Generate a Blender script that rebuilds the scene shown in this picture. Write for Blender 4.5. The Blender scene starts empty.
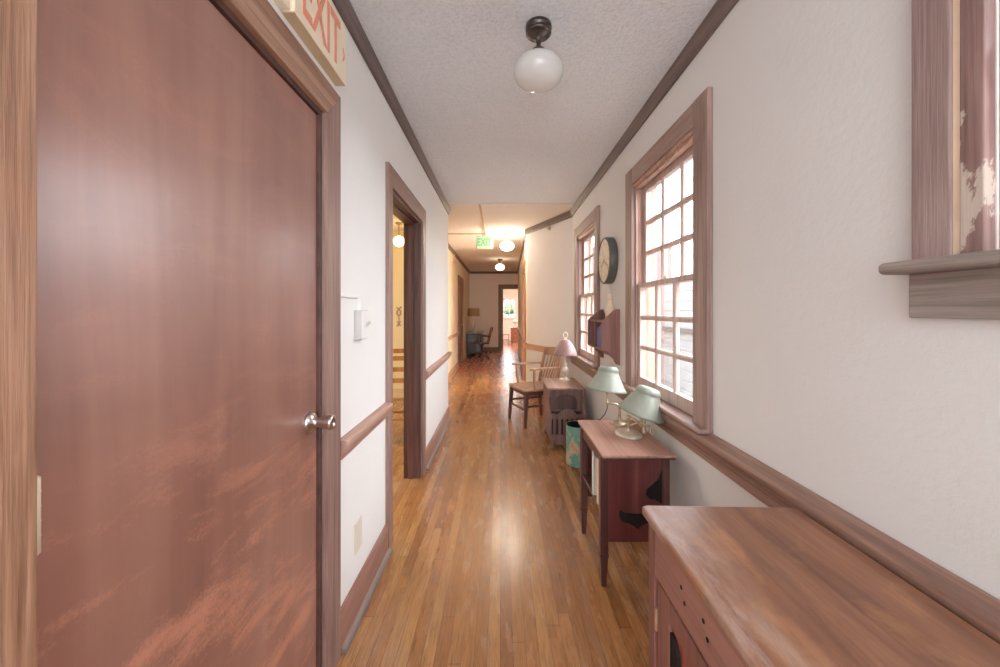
import bpy, bmesh, math, random
from mathutils import Vector, Matrix
random.seed(7)
S = bpy.context.scene
COL = S.collection
PI = math.pi

# ------------------------------------------------------------------ colours and materials
def L(r, g, b):
    def f(c):
        c /= 255.0
        return c / 12.92 if c <= 0.04045 else ((c + 0.055) / 1.055) ** 2.4
    return (f(r), f(g), f(b), 1.0)

def newmat(name):
    m = bpy.data.materials.new(name); m.use_nodes = True
    nt = m.node_tree
    for n in list(nt.nodes): nt.nodes.remove(n)
    o = nt.nodes.new('ShaderNodeOutputMaterial')
    b = nt.nodes.new('ShaderNodeBsdfPrincipled')
    nt.links.new(b.outputs[0], o.inputs[0])
    return m, nt, b

def N(nt, t, **kw):
    n = nt.nodes.new(t)
    for k, v in kw.items():
        if k in n.inputs.keys(): n.inputs[k].default_value = v
        else: setattr(n, k, v)
    return n

def ramp(nt, stops):
    r = nt.nodes.new('ShaderNodeValToRGB')
    e = r.color_ramp.elements
    while len(e) > 1: e.remove(e[-1])
    e[0].position, e[0].color = stops[0]
    for p, c in stops[1:]:
        x = e.new(p); x.color = c
    return r

def mixc(nt, fac, a, b, mode='MIX'):
    m = nt.nodes.new('ShaderNodeMix'); m.data_type = 'RGBA'; m.blend_type = mode
    for s, v in ((m.inputs[0], fac), (m.inputs[6], a), (m.inputs[7], b)):
        if hasattr(v, 'is_linked'): nt.links.new(v, s)
        else: s.default_value = v
    return m.outputs[2]

def coords(nt, scale=(1, 1, 1)):
    tc = nt.nodes.new('ShaderNodeTexCoord')
    mp = nt.nodes.new('ShaderNodeMapping')
    mp.inputs['Scale'].default_value = scale
    nt.links.new(tc.outputs['Object'], mp.inputs[0])
    return mp.outputs[0]

def noise(nt, vec, scale, detail=4, rough=0.55, dist=0.0):
    n = N(nt, 'ShaderNodeTexNoise', Scale=scale, Detail=detail, Roughness=rough, Distortion=dist)
    nt.links.new(vec, n.inputs['Vector'])
    return n.outputs[0]

def bump(nt, b, h, strength, distance=0.01):
    bp = N(nt, 'ShaderNodeBump', Strength=strength, Distance=distance)
    nt.links.new(h, bp.inputs['Height']); nt.links.new(bp.outputs[0], b.inputs['Normal'])

def plain(name, c, rough=0.5, metal=0.0, spec=0.5, var=0.06, vs=8.0, emit=None, es=0.0, bmp=0.0, bs=60):
    m, nt, b = newmat(name)
    v = coords(nt)
    f = noise(nt, v, vs, 4)
    d = tuple(x * (1 - var * 2.2) for x in c[:3]) + (1,)
    l = tuple(min(1, x * (1 + var)) for x in c[:3]) + (1,)
    r = ramp(nt, [(0.3, d), (0.7, l)]); nt.links.new(f, r.inputs[0])
    nt.links.new(r.outputs[0], b.inputs['Base Color'])
    b.inputs['Roughness'].default_value = rough
    b.inputs['Metallic'].default_value = metal
    b.inputs['Specular IOR Level'].default_value = spec
    if emit:
        b.inputs['Emission Color'].default_value = emit; b.inputs['Emission Strength'].default_value = es
    if bmp: bump(nt, b, noise(nt, v, bs, 3), bmp)
    return m

def wood(name, dark, mid, light, axis='z', sc=1.0, rough=0.45, wear=None, wear_lo=0.55, wear_hi=0.7, wear_s=3.0, bmp=0.25, spec=0.4, dist=0.8, wear_stretch=0.5):
    m, nt, b = newmat(name)
    st = {'x': (0.9, 16, 16), 'y': (16, 0.9, 16), 'z': (16, 16, 0.9)}[axis]
    v = coords(nt, tuple(s * sc for s in st))
    g = noise(nt, v, 1.0, 6, 0.6, dist)
    st2 = {'x': (4, 140, 140), 'y': (140, 4, 140), 'z': (140, 140, 4)}[axis]
    v2 = coords(nt, tuple(s * sc for s in st2))
    fine = noise(nt, v2, 1.0, 3, 0.6)
    r = ramp(nt, [(0.28, dark), (0.5, mid), (0.72, light)]); nt.links.new(g, r.inputs[0])
    r2 = ramp(nt, [(0.3, (0.62, 0.60, 0.58, 1)), (0.6, (1.05, 1.05, 1.05, 1))]); nt.links.new(fine, r2.inputs[0])
    c = mixc(nt, 0.75, r.outputs[0], r2.outputs[0], 'MULTIPLY')
    if wear:
        w = {'x': (wear_stretch, 1, 1), 'y': (1, wear_stretch, 1), 'z': (1, 1, wear_stretch)}[axis]
        wn = noise(nt, coords(nt, w), wear_s, 8, 0.65, 0.4)
        rw = ramp(nt, [(wear_lo, (0, 0, 0, 1)), (wear_hi, (1, 1, 1, 1))]); nt.links.new(wn, rw.inputs[0])
        c = mixc(nt, rw.outputs[0], c, wear)
    nt.links.new(c, b.inputs['Base Color'])
    rr = N(nt, 'ShaderNodeMapRange'); nt.links.new(g, rr.inputs[0])
    rr.inputs[3].default_value = rough - 0.08; rr.inputs[4].default_value = rough + 0.12
    nt.links.new(rr.outputs[0], b.inputs['Roughness'])
    b.inputs['Specular IOR Level'].default_value = spec
    if bmp: bump(nt, b, fine, bmp, 0.003)
    return m

def plaster(name, c, bs=40.0, strength=0.25, rough=0.75, blot=0.05, distance=0.01, stipple_shade=0.0):
    m, nt, b = newmat(name)
    v = coords(nt)
    f = noise(nt, v, 1.3, 5, 0.6)
    r = ramp(nt, [(0.3, tuple(x * (1 - blot) for x in c[:3]) + (1,)), (0.7, c)]); nt.links.new(f, r.inputs[0])
    c2 = r.outputs[0]
    if stipple_shade:
        rs = ramp(nt, [(0.38, (1 - stipple_shade * 2, 1 - stipple_shade * 2, 1 - stipple_shade * 2, 1)), (0.55, (1, 1, 1, 1))]); nt.links.new(noise(nt, v, bs, 5, 0.65), rs.inputs[0])  # darker hollows put into the colour, imitating shading of the stipple
        c2 = mixc(nt, 1.0, c2, rs.outputs[0], 'MULTIPLY')
    nt.links.new(c2, b.inputs['Base Color'])
    b.inputs['Roughness'].default_value = rough; b.inputs['Specular IOR Level'].default_value = 0.25
    bump(nt, b, noise(nt, v, bs, 5, 0.65), strength, distance)
    return m

def floor_mat(name, tint, pw=0.057):
    m, nt, b = newmat(name)
    tc = nt.nodes.new('ShaderNodeTexCoord')
    sep = nt.nodes.new('ShaderNodeSeparateXYZ'); nt.links.new(tc.outputs['Object'], sep.inputs[0])
    def mth(op, a, bb=None):
        n = nt.nodes.new('ShaderNodeMath'); n.operation = op
        for i, v in enumerate((a, bb)):
            if v is None: continue
            if hasattr(v, 'is_linked'): nt.links.new(v, n.inputs[i])
            else: n.inputs[i].default_value = v
        return n.outputs[0]
    xs = mth('DIVIDE', sep.outputs[0], pw)
    ix = mth('FLOOR', xs); fx = mth('FRACT', xs)
    wn = nt.nodes.new('ShaderNodeTexWhiteNoise'); wn.noise_dimensions = '1D'; nt.links.new(ix, wn.inputs['W'])
    yo = mth('ADD', mth('DIVIDE', sep.outputs[1], 1.7), mth('MULTIPLY', wn.outputs[0], 7.3))
    iy = mth('FLOOR', yo); fy = mth('FRACT', yo)
    cmb = nt.nodes.new('ShaderNodeCombineXYZ'); nt.links.new(ix, cmb.inputs[0]); nt.links.new(iy, cmb.inputs[1])
    wn2 = nt.nodes.new('ShaderNodeTexWhiteNoise'); wn2.noise_dimensions = '2D'; nt.links.new(cmb.outputs[0], wn2.inputs['Vector'])
    r = ramp(nt, [(0.0, tint[0]), (0.5, tint[1]), (1.0, tint[2])]); nt.links.new(wn2.outputs[0], r.inputs[0])
    g = noise(nt, coords(nt, (110, 7.0, 1)), 1.0, 8, 0.75, 0.4)
    rg = ramp(nt, [(0.32, (0.36, 0.31, 0.28, 1)), (0.5, (0.94, 0.93, 0.92, 1)), (0.68, (1.32, 1.3, 1.25, 1))]); nt.links.new(g, rg.inputs[0])
    c = mixc(nt, 0.85, r.outputs[0], rg.outputs[0], 'MULTIPLY')
    # worn, dusty traffic marks
    wv = noise(nt, coords(nt, (2.6, 0.5, 1)), 2.2, 9, 0.75, 0.3)
    rw = ramp(nt, [(0.50, (0, 0, 0, 1)), (0.78, (0.5, 0.5, 0.5, 1))]); nt.links.new(wv, rw.inputs[0])
    c = mixc(nt, rw.outputs[0], c, tint[3])
    gap = mth('MAXIMUM', mth('LESS_THAN', fx, 0.045), mth('LESS_THAN', fy, 0.0022))
    c = mixc(nt, mth('MULTIPLY', gap, 0.7), c, L(70, 40, 24))
    nt.links.new(c, b.inputs['Base Color'])
    rn = noise(nt, coords(nt, (6, 1.2, 1)), 3.0, 6, 0.6)
    rr = N(nt, 'ShaderNodeMapRange'); nt.links.new(rn, rr.inputs[0])
    rr.inputs[3].default_value = 0.13; rr.inputs[4].default_value = 0.38
    nt.links.new(rr.outputs[0], b.inputs['Roughness'])
    b.inputs['Specular IOR Level'].default_value = 0.5
    gr = noise(nt, coords(nt, (40, 2.5, 1)), 1.0, 3, 0.5)
    h = mth('SUBTRACT', mth('MULTIPLY', gr, 0.5), mth('MULTIPLY', gap, 0.4))
    bump(nt, b, h, 0.06, 0.002)
    return m

def glass_mat(name):
    m = bpy.data.materials.new(name); m.use_nodes = True; nt = m.node_tree
    for n in list(nt.nodes): nt.nodes.remove(n)
    o = nt.nodes.new('ShaderNodeOutputMaterial')
    t = nt.nodes.new('ShaderNodeBsdfTransparent'); g = nt.nodes.new('ShaderNodeBsdfGlossy'); g.inputs['Roughness'].default_value = 0.02
    lw = N(nt, 'ShaderNodeLayerWeight'); mx = nt.nodes.new('ShaderNodeMixShader')
    pw = nt.nodes.new('ShaderNodeMath'); pw.operation = 'POWER'; nt.links.new(lw.outputs['Facing'], pw.inputs[0]); pw.inputs[1].default_value = 4.0
    fr = nt.nodes.new('ShaderNodeMath'); fr.operation = 'MULTIPLY_ADD'; nt.links.new(pw.outputs[0], fr.inputs[0]); fr.inputs[1].default_value = 0.6; fr.inputs[2].default_value = 0.03
    nt.links.new(fr.outputs[0], mx.inputs[0]); nt.links.new(t.outputs[0], mx.inputs[1]); nt.links.new(g.outputs[0], mx.inputs[2])
    nt.links.new(mx.outputs[0], o.inputs[0])
    return m

M = {}
M['wall_left'] = plaster('white_plaster_left', L(242, 240, 237), 55, 0.12)
M['wall_right'] = plaster('white_plaster_right', L(220, 217, 214), 45, 0.2)
M['wall_angled'] = plaster('white_plaster_angled', L(230, 228, 228), 45, 0.12)
M['wall_far'] = plaster('cream_plaster', L(234, 212, 180), 50, 0.12)
M['wall_end'] = plaster('tan_plaster', L(252, 240, 228), 50, 0.12)
M['wall_yellow'] = plaster('yellow_plaster', L(240, 224, 184), 50, 0.12)
M['wall_farroom'] = plaster('warm_white_plaster', L(240, 228, 212), 50, 0.12)
M['ceiling'] = plaster('stippled_ceiling', L(236, 239, 243), 60, 0.9, 0.85, 0.04, 0.018, 0.05)
M['ceiling_far'] = plaster('stippled_cream_ceiling', L(232, 222, 210), 70, 0.4, 0.85, 0.04, 0.012)
M['floor'] = floor_mat('oak_strip_floor', (L(134, 84, 48), L(156, 102, 58), L(172, 120, 72), L(178, 148, 122)), 0.05)
M['floor_far'] = floor_mat('red_strip_floor', (L(150, 78, 50), L(176, 98, 66), L(190, 116, 82), L(196, 140, 116)))
M['casing_z'] = wood('casing_wood_z', L(106, 76, 66), L(142, 109, 98), L(164, 134, 122), 'z', 1.0, 0.5, bmp=0.4)
M['casing_y'] = wood('casing_wood_y', L(106, 76, 66), L(142, 109, 98), L(164, 134, 122), 'y', 1.0, 0.5, bmp=0.4)
M['oak_z'] = wood('coarse_oak_upright', L(104, 68, 46), L(150, 106, 80), L(174, 134, 106), 'z', 1.5, 0.5, wear=L(176, 108, 56), wear_lo=0.55, wear_hi=0.85, bmp=0.6, dist=2.0)
M['oak_y'] = wood('coarse_oak_level', L(132, 92, 70), L(164, 122, 98), L(186, 146, 122), 'y', 1.2, 0.5, bmp=0.4)
M['win_z'] = wood('window_wood_z', L(112, 86, 78), L(150, 121, 111), L(172, 146, 136), 'z', 1.0, 0.55, bmp=0.4)
M['win_y'] = wood('window_wood_y', L(112, 86, 78), L(150, 121, 111), L(172, 146, 136), 'y', 1.0, 0.55, bmp=0.4)
M['sash'] = wood('sash_wood', L(160, 134, 124), L(192, 168, 158), L(206, 186, 178), 'z', 1.0, 0.5, bmp=0.2)
M['jamb_warm'] = wood('jamb_wood_warm', L(136, 98, 82), L(176, 136, 118), L(194, 156, 138), 'z', 1.0, 0.45, bmp=0.2)
M['gray_z'] = wood('weathered_wood_upright', L(104, 84, 80), L(142, 116, 110), L(168, 146, 140), 'z', 1.4, 0.6, wear=L(166, 124, 120), wear_lo=0.5, wear_hi=0.75, bmp=0.5)
M['gray_y'] = wood('weathered_wood_level', L(96, 88, 82), L(140, 126, 118), L(164, 152, 142), 'y', 0.9, 0.6, wear=L(168, 112, 108), wear_lo=0.52, wear_hi=0.75, bmp=0.5, dist=2.6)
M['peel'] = wood('peeling_paint_wood', L(100, 76, 72), L(136, 102, 96), L(164, 134, 128), 'z', 1.0, 0.6, wear=L(188, 170, 156), wear_lo=0.54, wear_hi=0.56, wear_s=7, bmp=0.4)
M['crown'] = wood('crown_wood', L(74, 60, 56), L(100, 84, 79), L(122, 104, 98), 'y', 1.0, 0.5, bmp=0.2)
M['crown_far'] = wood('crown_wood_far', L(92, 62, 46), L(122, 88, 68), L(140, 104, 82), 'y', 1.0, 0.5, bmp=0.2)
M['rail_l'] = wood('chair_rail_wood', L(128, 84, 68), L(176, 132, 114), L(196, 156, 138), 'y', 1.0, 0.45, bmp=0.3)
M['rail_r'] = wood('chair_rail_dark_wood', L(96, 64, 54), L(134, 98, 84), L(158, 122, 108), 'y', 1.0, 0.42, bmp=0.4)
M['rail_far'] = wood('chair_rail_light_wood', L(150, 104, 70), L(184, 138, 100), L(200, 156, 118), 'y', 1.0, 0.45, bmp=0.2)
M['base'] = wood('baseboard_wood', L(112, 72, 60), L(156, 108, 92), L(176, 130, 112), 'y', 1.0, 0.45, wear=L(150, 128, 120), wear_lo=0.55, wear_hi=0.8)
M['shoe'] = wood('dusty_shoe_wood', L(96, 78, 70), L(132, 110, 100), L(152, 132, 122), 'y', 1.0, 0.55)
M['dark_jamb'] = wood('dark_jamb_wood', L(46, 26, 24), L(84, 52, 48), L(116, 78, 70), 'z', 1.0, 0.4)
M['gap'] = plain('dark_gap', L(80, 48, 38), 0.6, var=0.25, vs=14)
M['far_casing'] = wood('far_casing_wood', L(98, 58, 40), L(134, 88, 62), L(152, 106, 80), 'z', 1.0, 0.5)
M['end_casing'] = wood('end_casing_wood', L(98, 78, 58), L(132, 110, 86), L(148, 126, 100), 'z', 1.0, 0.5)
M['door_red'] = None
M['door_far'] = wood('far_brown_door', L(104, 60, 40), L(140, 88, 60), L(156, 104, 74), 'z', 1.0, 0.5)
M['steel'] = plain('brushed_steel', L(196, 186, 176), 0.28, 1.0)
M['brass'] = plain('aged_brass', L(196, 176, 146), 0.35, 0.85, var=0.2, vs=30)
M['hinge'] = plain('painted_hinge', L(206, 186, 158), 0.5, 0.2)
M['top_worn'] = None
M['cab_y'] = wood('sideboard_front', L(110, 68, 58), L(142, 94, 82), L(160, 114, 100), 'y', 0.6, 0.42, bmp=0.15)
M['cab_z'] = wood('sideboard_post', L(94, 54, 46), L(126, 78, 68), L(146, 98, 86), 'z', 0.6, 0.42, bmp=0.15)
M['cab_red'] = wood('sideboard_red_panel', L(110, 48, 40), L(140, 66, 54), L(156, 84, 68), 'z', 0.8, 0.38, bmp=0.1)
M['tab_top'] = wood('table_top_wood', L(132, 88, 74), L(164, 120, 104), L(186, 146, 128), 'y', 0.6, 0.34, bmp=0.15)
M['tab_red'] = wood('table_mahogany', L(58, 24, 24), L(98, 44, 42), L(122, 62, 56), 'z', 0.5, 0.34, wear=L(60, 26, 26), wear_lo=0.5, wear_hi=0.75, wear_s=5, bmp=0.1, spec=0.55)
M['tab_dark'] = wood('table_dark_leg', L(44, 22, 21), L(78, 44, 40), L(112, 74, 68), 'z', 0.9, 0.35, bmp=0.1)
M['black'] = plain('black_iron', L(24, 20, 20), 0.7, spec=0.2)
M['tel'] = wood('walnut_stand', L(92, 62, 58), L(126, 94, 88), L(148, 116, 108), 'z', 0.8, 0.4, bmp=0.15)
M['carve'] = wood('walnut_carving', L(62, 42, 42), L(90, 66, 64), L(110, 84, 80), 'z', 0.8, 0.45, bmp=0.1)
M['tel_shade'] = wood('walnut_slot_shade', L(30, 20, 20), L(46, 32, 32), L(60, 44, 42), 'z', 0.8, 0.5, bmp=0.1)
M['tel_top'] = wood('walnut_stand_top', L(136, 98, 86), L(172, 132, 118), L(190, 152, 138), 'y', 0.8, 0.36, bmp=0.15)
M['chair'] = wood('armchair_oak', L(124, 84, 62), L(172, 128, 98), L(196, 154, 122), 'z', 1.0, 0.38, bmp=0.15)
M['chair_leg'] = wood('dark_wood_leg_shade', L(52, 30, 28), L(84, 52, 46), L(110, 72, 62), 'z', 1.0, 0.4, bmp=0.1)  # shadow put into the armchair leg colour; also the swivel chair's dark wood
M['orange_wood'] = wood('orange_chair_wood', L(130, 80, 40), L(178, 120, 66), L(200, 144, 86), 'z', 1.0, 0.4)
M['box_wood'] = wood('plum_box_wood', L(98, 60, 54), L(128, 82, 74), L(146, 98, 88), 'z', 0.7, 0.5, bmp=0.1)
M['sage'] = plain('sage_enamel', L(134, 138, 124), 0.42, 0.1, var=0.08, vs=20)
M['sage_dark'] = plain('sage_trim', L(124, 132, 118), 0.42, 0.1)
M['shade_in'] = plain('shade_lining', L(225, 220, 205), 0.6)
M['mauve'] = plain('mauve_glass', L(152, 116, 112), 0.3, 0.0, var=0.12, vs=25)
M['ivory'] = plain('ivory_metal', L(206, 192, 172), 0.35, 0.4, var=0.12, vs=40)
M['globe_off'] = plain('white_glass', L(206, 204, 200), 0.12, 0.0, spec=0.6, var=0.02)
M['globe_on'] = plain('lit_glass', L(255, 244, 226), 0.3, emit=L(255, 240, 216), es=78.0, var=0.01)
M['globe_dim'] = plain('dim_glass', L(240, 226, 206), 0.2, emit=L(255, 236, 206), es=7.0, var=0.01)
M['globe_warm'] = plain('warm_lit_glass', L(255, 225, 160), 0.3, emit=L(255, 222, 160), es=12.0, var=0.01)
M['bronze'] = plain('dark_bronze', L(76, 66, 62), 0.32, 0.7)
M['cream_plastic'] = plain('cream_plastic', L(250, 234, 204), 0.5, var=0.03)
M['tan_plastic'] = plain('tan_plastic', L(206, 178, 140), 0.55)
M['red_letters'] = plain('orange_red_letters', L(240, 150, 118), 0.5)
M['white_plastic'] = plain('white_plastic', L(240, 238, 235), 0.4, var=0.02)
M['grey_plastic'] = plain('grey_plastic', L(196, 192, 188), 0.4, var=0.02)
M['beige_plastic'] = plain('beige_plastic', L(226, 216, 198), 0.45, var=0.02)
M['green_letters'] = plain('green_letters', L(108, 192, 134), 0.5, emit=L(110, 200, 138), es=0.2)
M['green_face'] = plain('pale_sign_face', L(186, 222, 190), 0.5, emit=L(186, 226, 192), es=0.2, var=0.02)
M['clock_rim'] = plain('dark_clock_rim', L(80, 79, 74), 0.4, 0.1)
M['clock_face'] = plain('parchment_face', L(226, 206, 176), 0.6, var=0.1, vs=14)
M['clock_mark'] = plain('brown_marks', L(160, 134, 110), 0.6)
M['paper_white'] = plain('white_book', L(226, 224, 220), 0.6)
M['paper_cream'] = plain('cream_book', L(230, 200, 172), 0.6)
M['blue_book'] = plain('blue_book', L(62, 72, 132), 0.5)
M['glass'] = glass_mat('window_glass')
M['exterior'] = plaster('pale_blue_boards', L(122, 126, 132), 12, 0.2)
M['exterior_pink'] = plaster('pink_stucco', L(92, 74, 74), 20, 0.3)
M['ext_rail'] = plain('grey_rail', L(62, 64, 70), 0.6)
M['leaf'] = plain('hedge_leaves', L(74, 92, 62), 0.7, var=0.3, vs=6)
M['ground'] = plain('gravel_ground', L(140, 136, 128), 0.9, var=0.2, vs=20)
M['desk_grey'] = plain('grey_desk', L(92, 94, 104), 0.3, 0.1, var=0.15)
M['desk_dark'] = plain('dark_desk', L(44, 40, 44), 0.4)
M['desk_top'] = plain('grey_desk_top', L(150, 146, 148), 0.25)
M['tan_shade'] = wood('tan_shade_fabric', L(140, 108, 68), L(172, 138, 94), L(192, 158, 112), 'z', 2.0, 0.7, bmp=0)
M['red_wood'] = wood('far_red_wood', L(110, 56, 36), L(150, 86, 58), L(170, 104, 74), 'z', 1.0, 0.4)
M['clear'] = plain('pale_lamp_glass', L(220, 206, 190), 0.25)
M['cord'] = plain('pale_cord', L(200, 190, 180), 0.5)
M['caulk'] = plain('cream_caulk', L(238, 208, 176), 0.6)
M['white_paint'] = plain('white_paint', L(235, 228, 222), 0.5)

def door_mat():
    m, nt, b = newmat('red_brown_door')
    g = noise(nt, coords(nt, (9, 9, 0.7)), 1.0, 5, 0.6, 0.6)
    r = ramp(nt, [(0.25, L(122, 78, 65)), (0.5, L(136, 90, 76)), (0.75, L(148, 103, 87))]); nt.links.new(g, r.inputs[0])
    m2 = noise(nt, coords(nt, (1, 1, 1)), 2.2, 6, 0.6, 0.3)
    r2 = ramp(nt, [(0.35, (0.82, 0.80, 0.80, 1)), (0.65, (1.12, 1.08, 1.05, 1))]); nt.links.new(m2, r2.inputs[0])
    c = mixc(nt, 0.8, r.outputs[0], r2.outputs[0], 'MULTIPLY')
    # slanting scuffs, speckled, mostly below knob height
    tc = nt.nodes.new('ShaderNodeTexCoord'); mp = nt.nodes.new('ShaderNodeMapping'); mp.inputs['Rotation'].default_value = (math.radians(-38), 0, 0); mp.inputs['Scale'].default_value = (1, 1.0, 3.2)
    nt.links.new(tc.outputs['Object'], mp.inputs[0])
    sc = noise(nt, mp.outputs[0], 3.0, 7, 0.68, 0.4)
    sp = noise(nt, coords(nt), 160, 2, 0.6)
    mul = nt.nodes.new('ShaderNodeMath'); mul.operation = 'MULTIPLY_ADD'; nt.links.new(sp, mul.inputs[0]); mul.inputs[1].default_value = 0.22; nt.links.new(sc, mul.inputs[2])
    rs = ramp(nt, [(0.62, (0, 0, 0, 1)), (0.74, (0.8, 0.8, 0.8, 1))]); nt.links.new(mul.outputs[0], rs.inputs[0])
    sep = nt.nodes.new('ShaderNodeSeparateXYZ'); nt.links.new(tc.outputs['Object'], sep.inputs[0])
    mr = N(nt, 'ShaderNodeMapRange'); nt.links.new(sep.outputs[2], mr.inputs[0]); mr.inputs[1].default_value = 1.15; mr.inputs[2].default_value = 0.75; mr.inputs[3].default_value = 0.18; mr.inputs[4].default_value = 1.0
    f = nt.nodes.new('ShaderNodeMath'); f.operation = 'MULTIPLY'; nt.links.new(rs.outputs[0], f.inputs[0]); nt.links.new(mr.outputs[0], f.inputs[1])
    c = mixc(nt, f.outputs[0], c, L(184, 118, 92))
    nt.links.new(c, b.inputs['Base Color'])
    b.inputs['Roughness'].default_value = 0.42; b.inputs['Specular IOR Level'].default_value = 0.5
    b.inputs['Coat Weight'].default_value = 0.55; b.inputs['Coat Roughness'].default_value = 0.24
    bump(nt, b, noise(nt, coords(nt, (30, 30, 6)), 1.0, 4, 0.6), 0.08, 0.004)
    return m
M['door_red'] = door_mat()

def top_mat():
    m, nt, b = newmat('worn_sideboard_top')
    g = noise(nt, coords(nt, (9, 0.9, 9)), 1.0, 6, 0.6, 1.2)
    r = ramp(nt, [(0.3, L(104, 64, 46)), (0.5, L(136, 88, 64)), (0.7, L(158, 108, 80))]); nt.links.new(g, r.inputs[0])
    fine = noise(nt, coords(nt, (120, 5, 60)), 1.0, 4, 0.65)
    r2 = ramp(nt, [(0.3, (0.72, 0.70, 0.69, 1)), (0.6, (1.04, 1.04, 1.04, 1))]); nt.links.new(fine, r2.inputs[0])
    c = mixc(nt, 0.7, r.outputs[0], r2.outputs[0], 'MULTIPLY')
    bl = noise(nt, coords(nt, (2.4, 1.0, 1)), 2.6, 6, 0.65, 0.5)
    rb = ramp(nt, [(0.52, (0, 0, 0, 1)), (0.70, (0.7, 0.7, 0.7, 1))]); nt.links.new(bl, rb.inputs[0])
    c = mixc(nt, rb.outputs[0], c, L(190, 132, 84))
    dk = noise(nt, coords(nt, (2.0, 1.2, 1)), 4.3, 6, 0.65, 0.4)
    rd = ramp(nt, [(0.56, (0, 0, 0, 1)), (0.74, (0.6, 0.6, 0.6, 1))]); nt.links.new(dk, rd.inputs[0])
    c = mixc(nt, rd.outputs[0], c, L(96, 70, 62))
    # pale rubbed front edge
    tc = nt.nodes.new('ShaderNodeTexCoord'); sep = nt.nodes.new('ShaderNodeSeparateXYZ'); nt.links.new(tc.outputs['Object'], sep.inputs[0])
    mr = N(nt, 'ShaderNodeMapRange'); nt.links.new(sep.outputs[0], mr.inputs[0]); mr.inputs[1].default_value = -0.10; mr.inputs[2].default_value = -0.19; mr.inputs[3].default_value = 0.0; mr.inputs[4].default_value = 1.0
    en = noise(nt, coords(nt, (6, 1.5, 1)), 4.0, 7, 0.7)
    re = ramp(nt, [(0.46, (0, 0, 0, 1)), (0.66, (0.6, 0.6, 0.6, 1))]); nt.links.new(en, re.inputs[0])
    f = nt.nodes.new('ShaderNodeMath'); f.operation = 'MULTIPLY'; nt.links.new(mr.outputs[0], f.inputs[0]); nt.links.new(re.outputs[0], f.inputs[1])
    c = mixc(nt, f.outputs[0], c, L(186, 166, 156))
    nt.links.new(c, b.inputs['Base Color'])
    b.inputs['Roughness'].default_value = 0.40; b.inputs['Specular IOR Level'].default_value = 0.35
    bump(nt, b, fine, 0.12, 0.003)
    return m
M['top_worn'] = top_mat()

def tin_mat():
    m, nt, b = newmat('map_printed_tin')
    v = coords(nt)
    f = noise(nt, v, 7.0, 5, 0.6, 0.6)
    r = ramp(nt, [(0.36, L(214, 150, 110)), (0.42, L(206, 206, 176)), (0.47, L(126, 180, 166)), (0.56, L(96, 170, 158)), (0.64, L(176, 200, 178)), (0.7, L(216, 206, 176))])
    nt.links.new(f, r.inputs[0]); nt.links.new(r.outputs[0], b.inputs['Base Color'])
    b.inputs['Roughness'].default_value = 0.4
    return m
M['tin'] = tin_mat()

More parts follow.
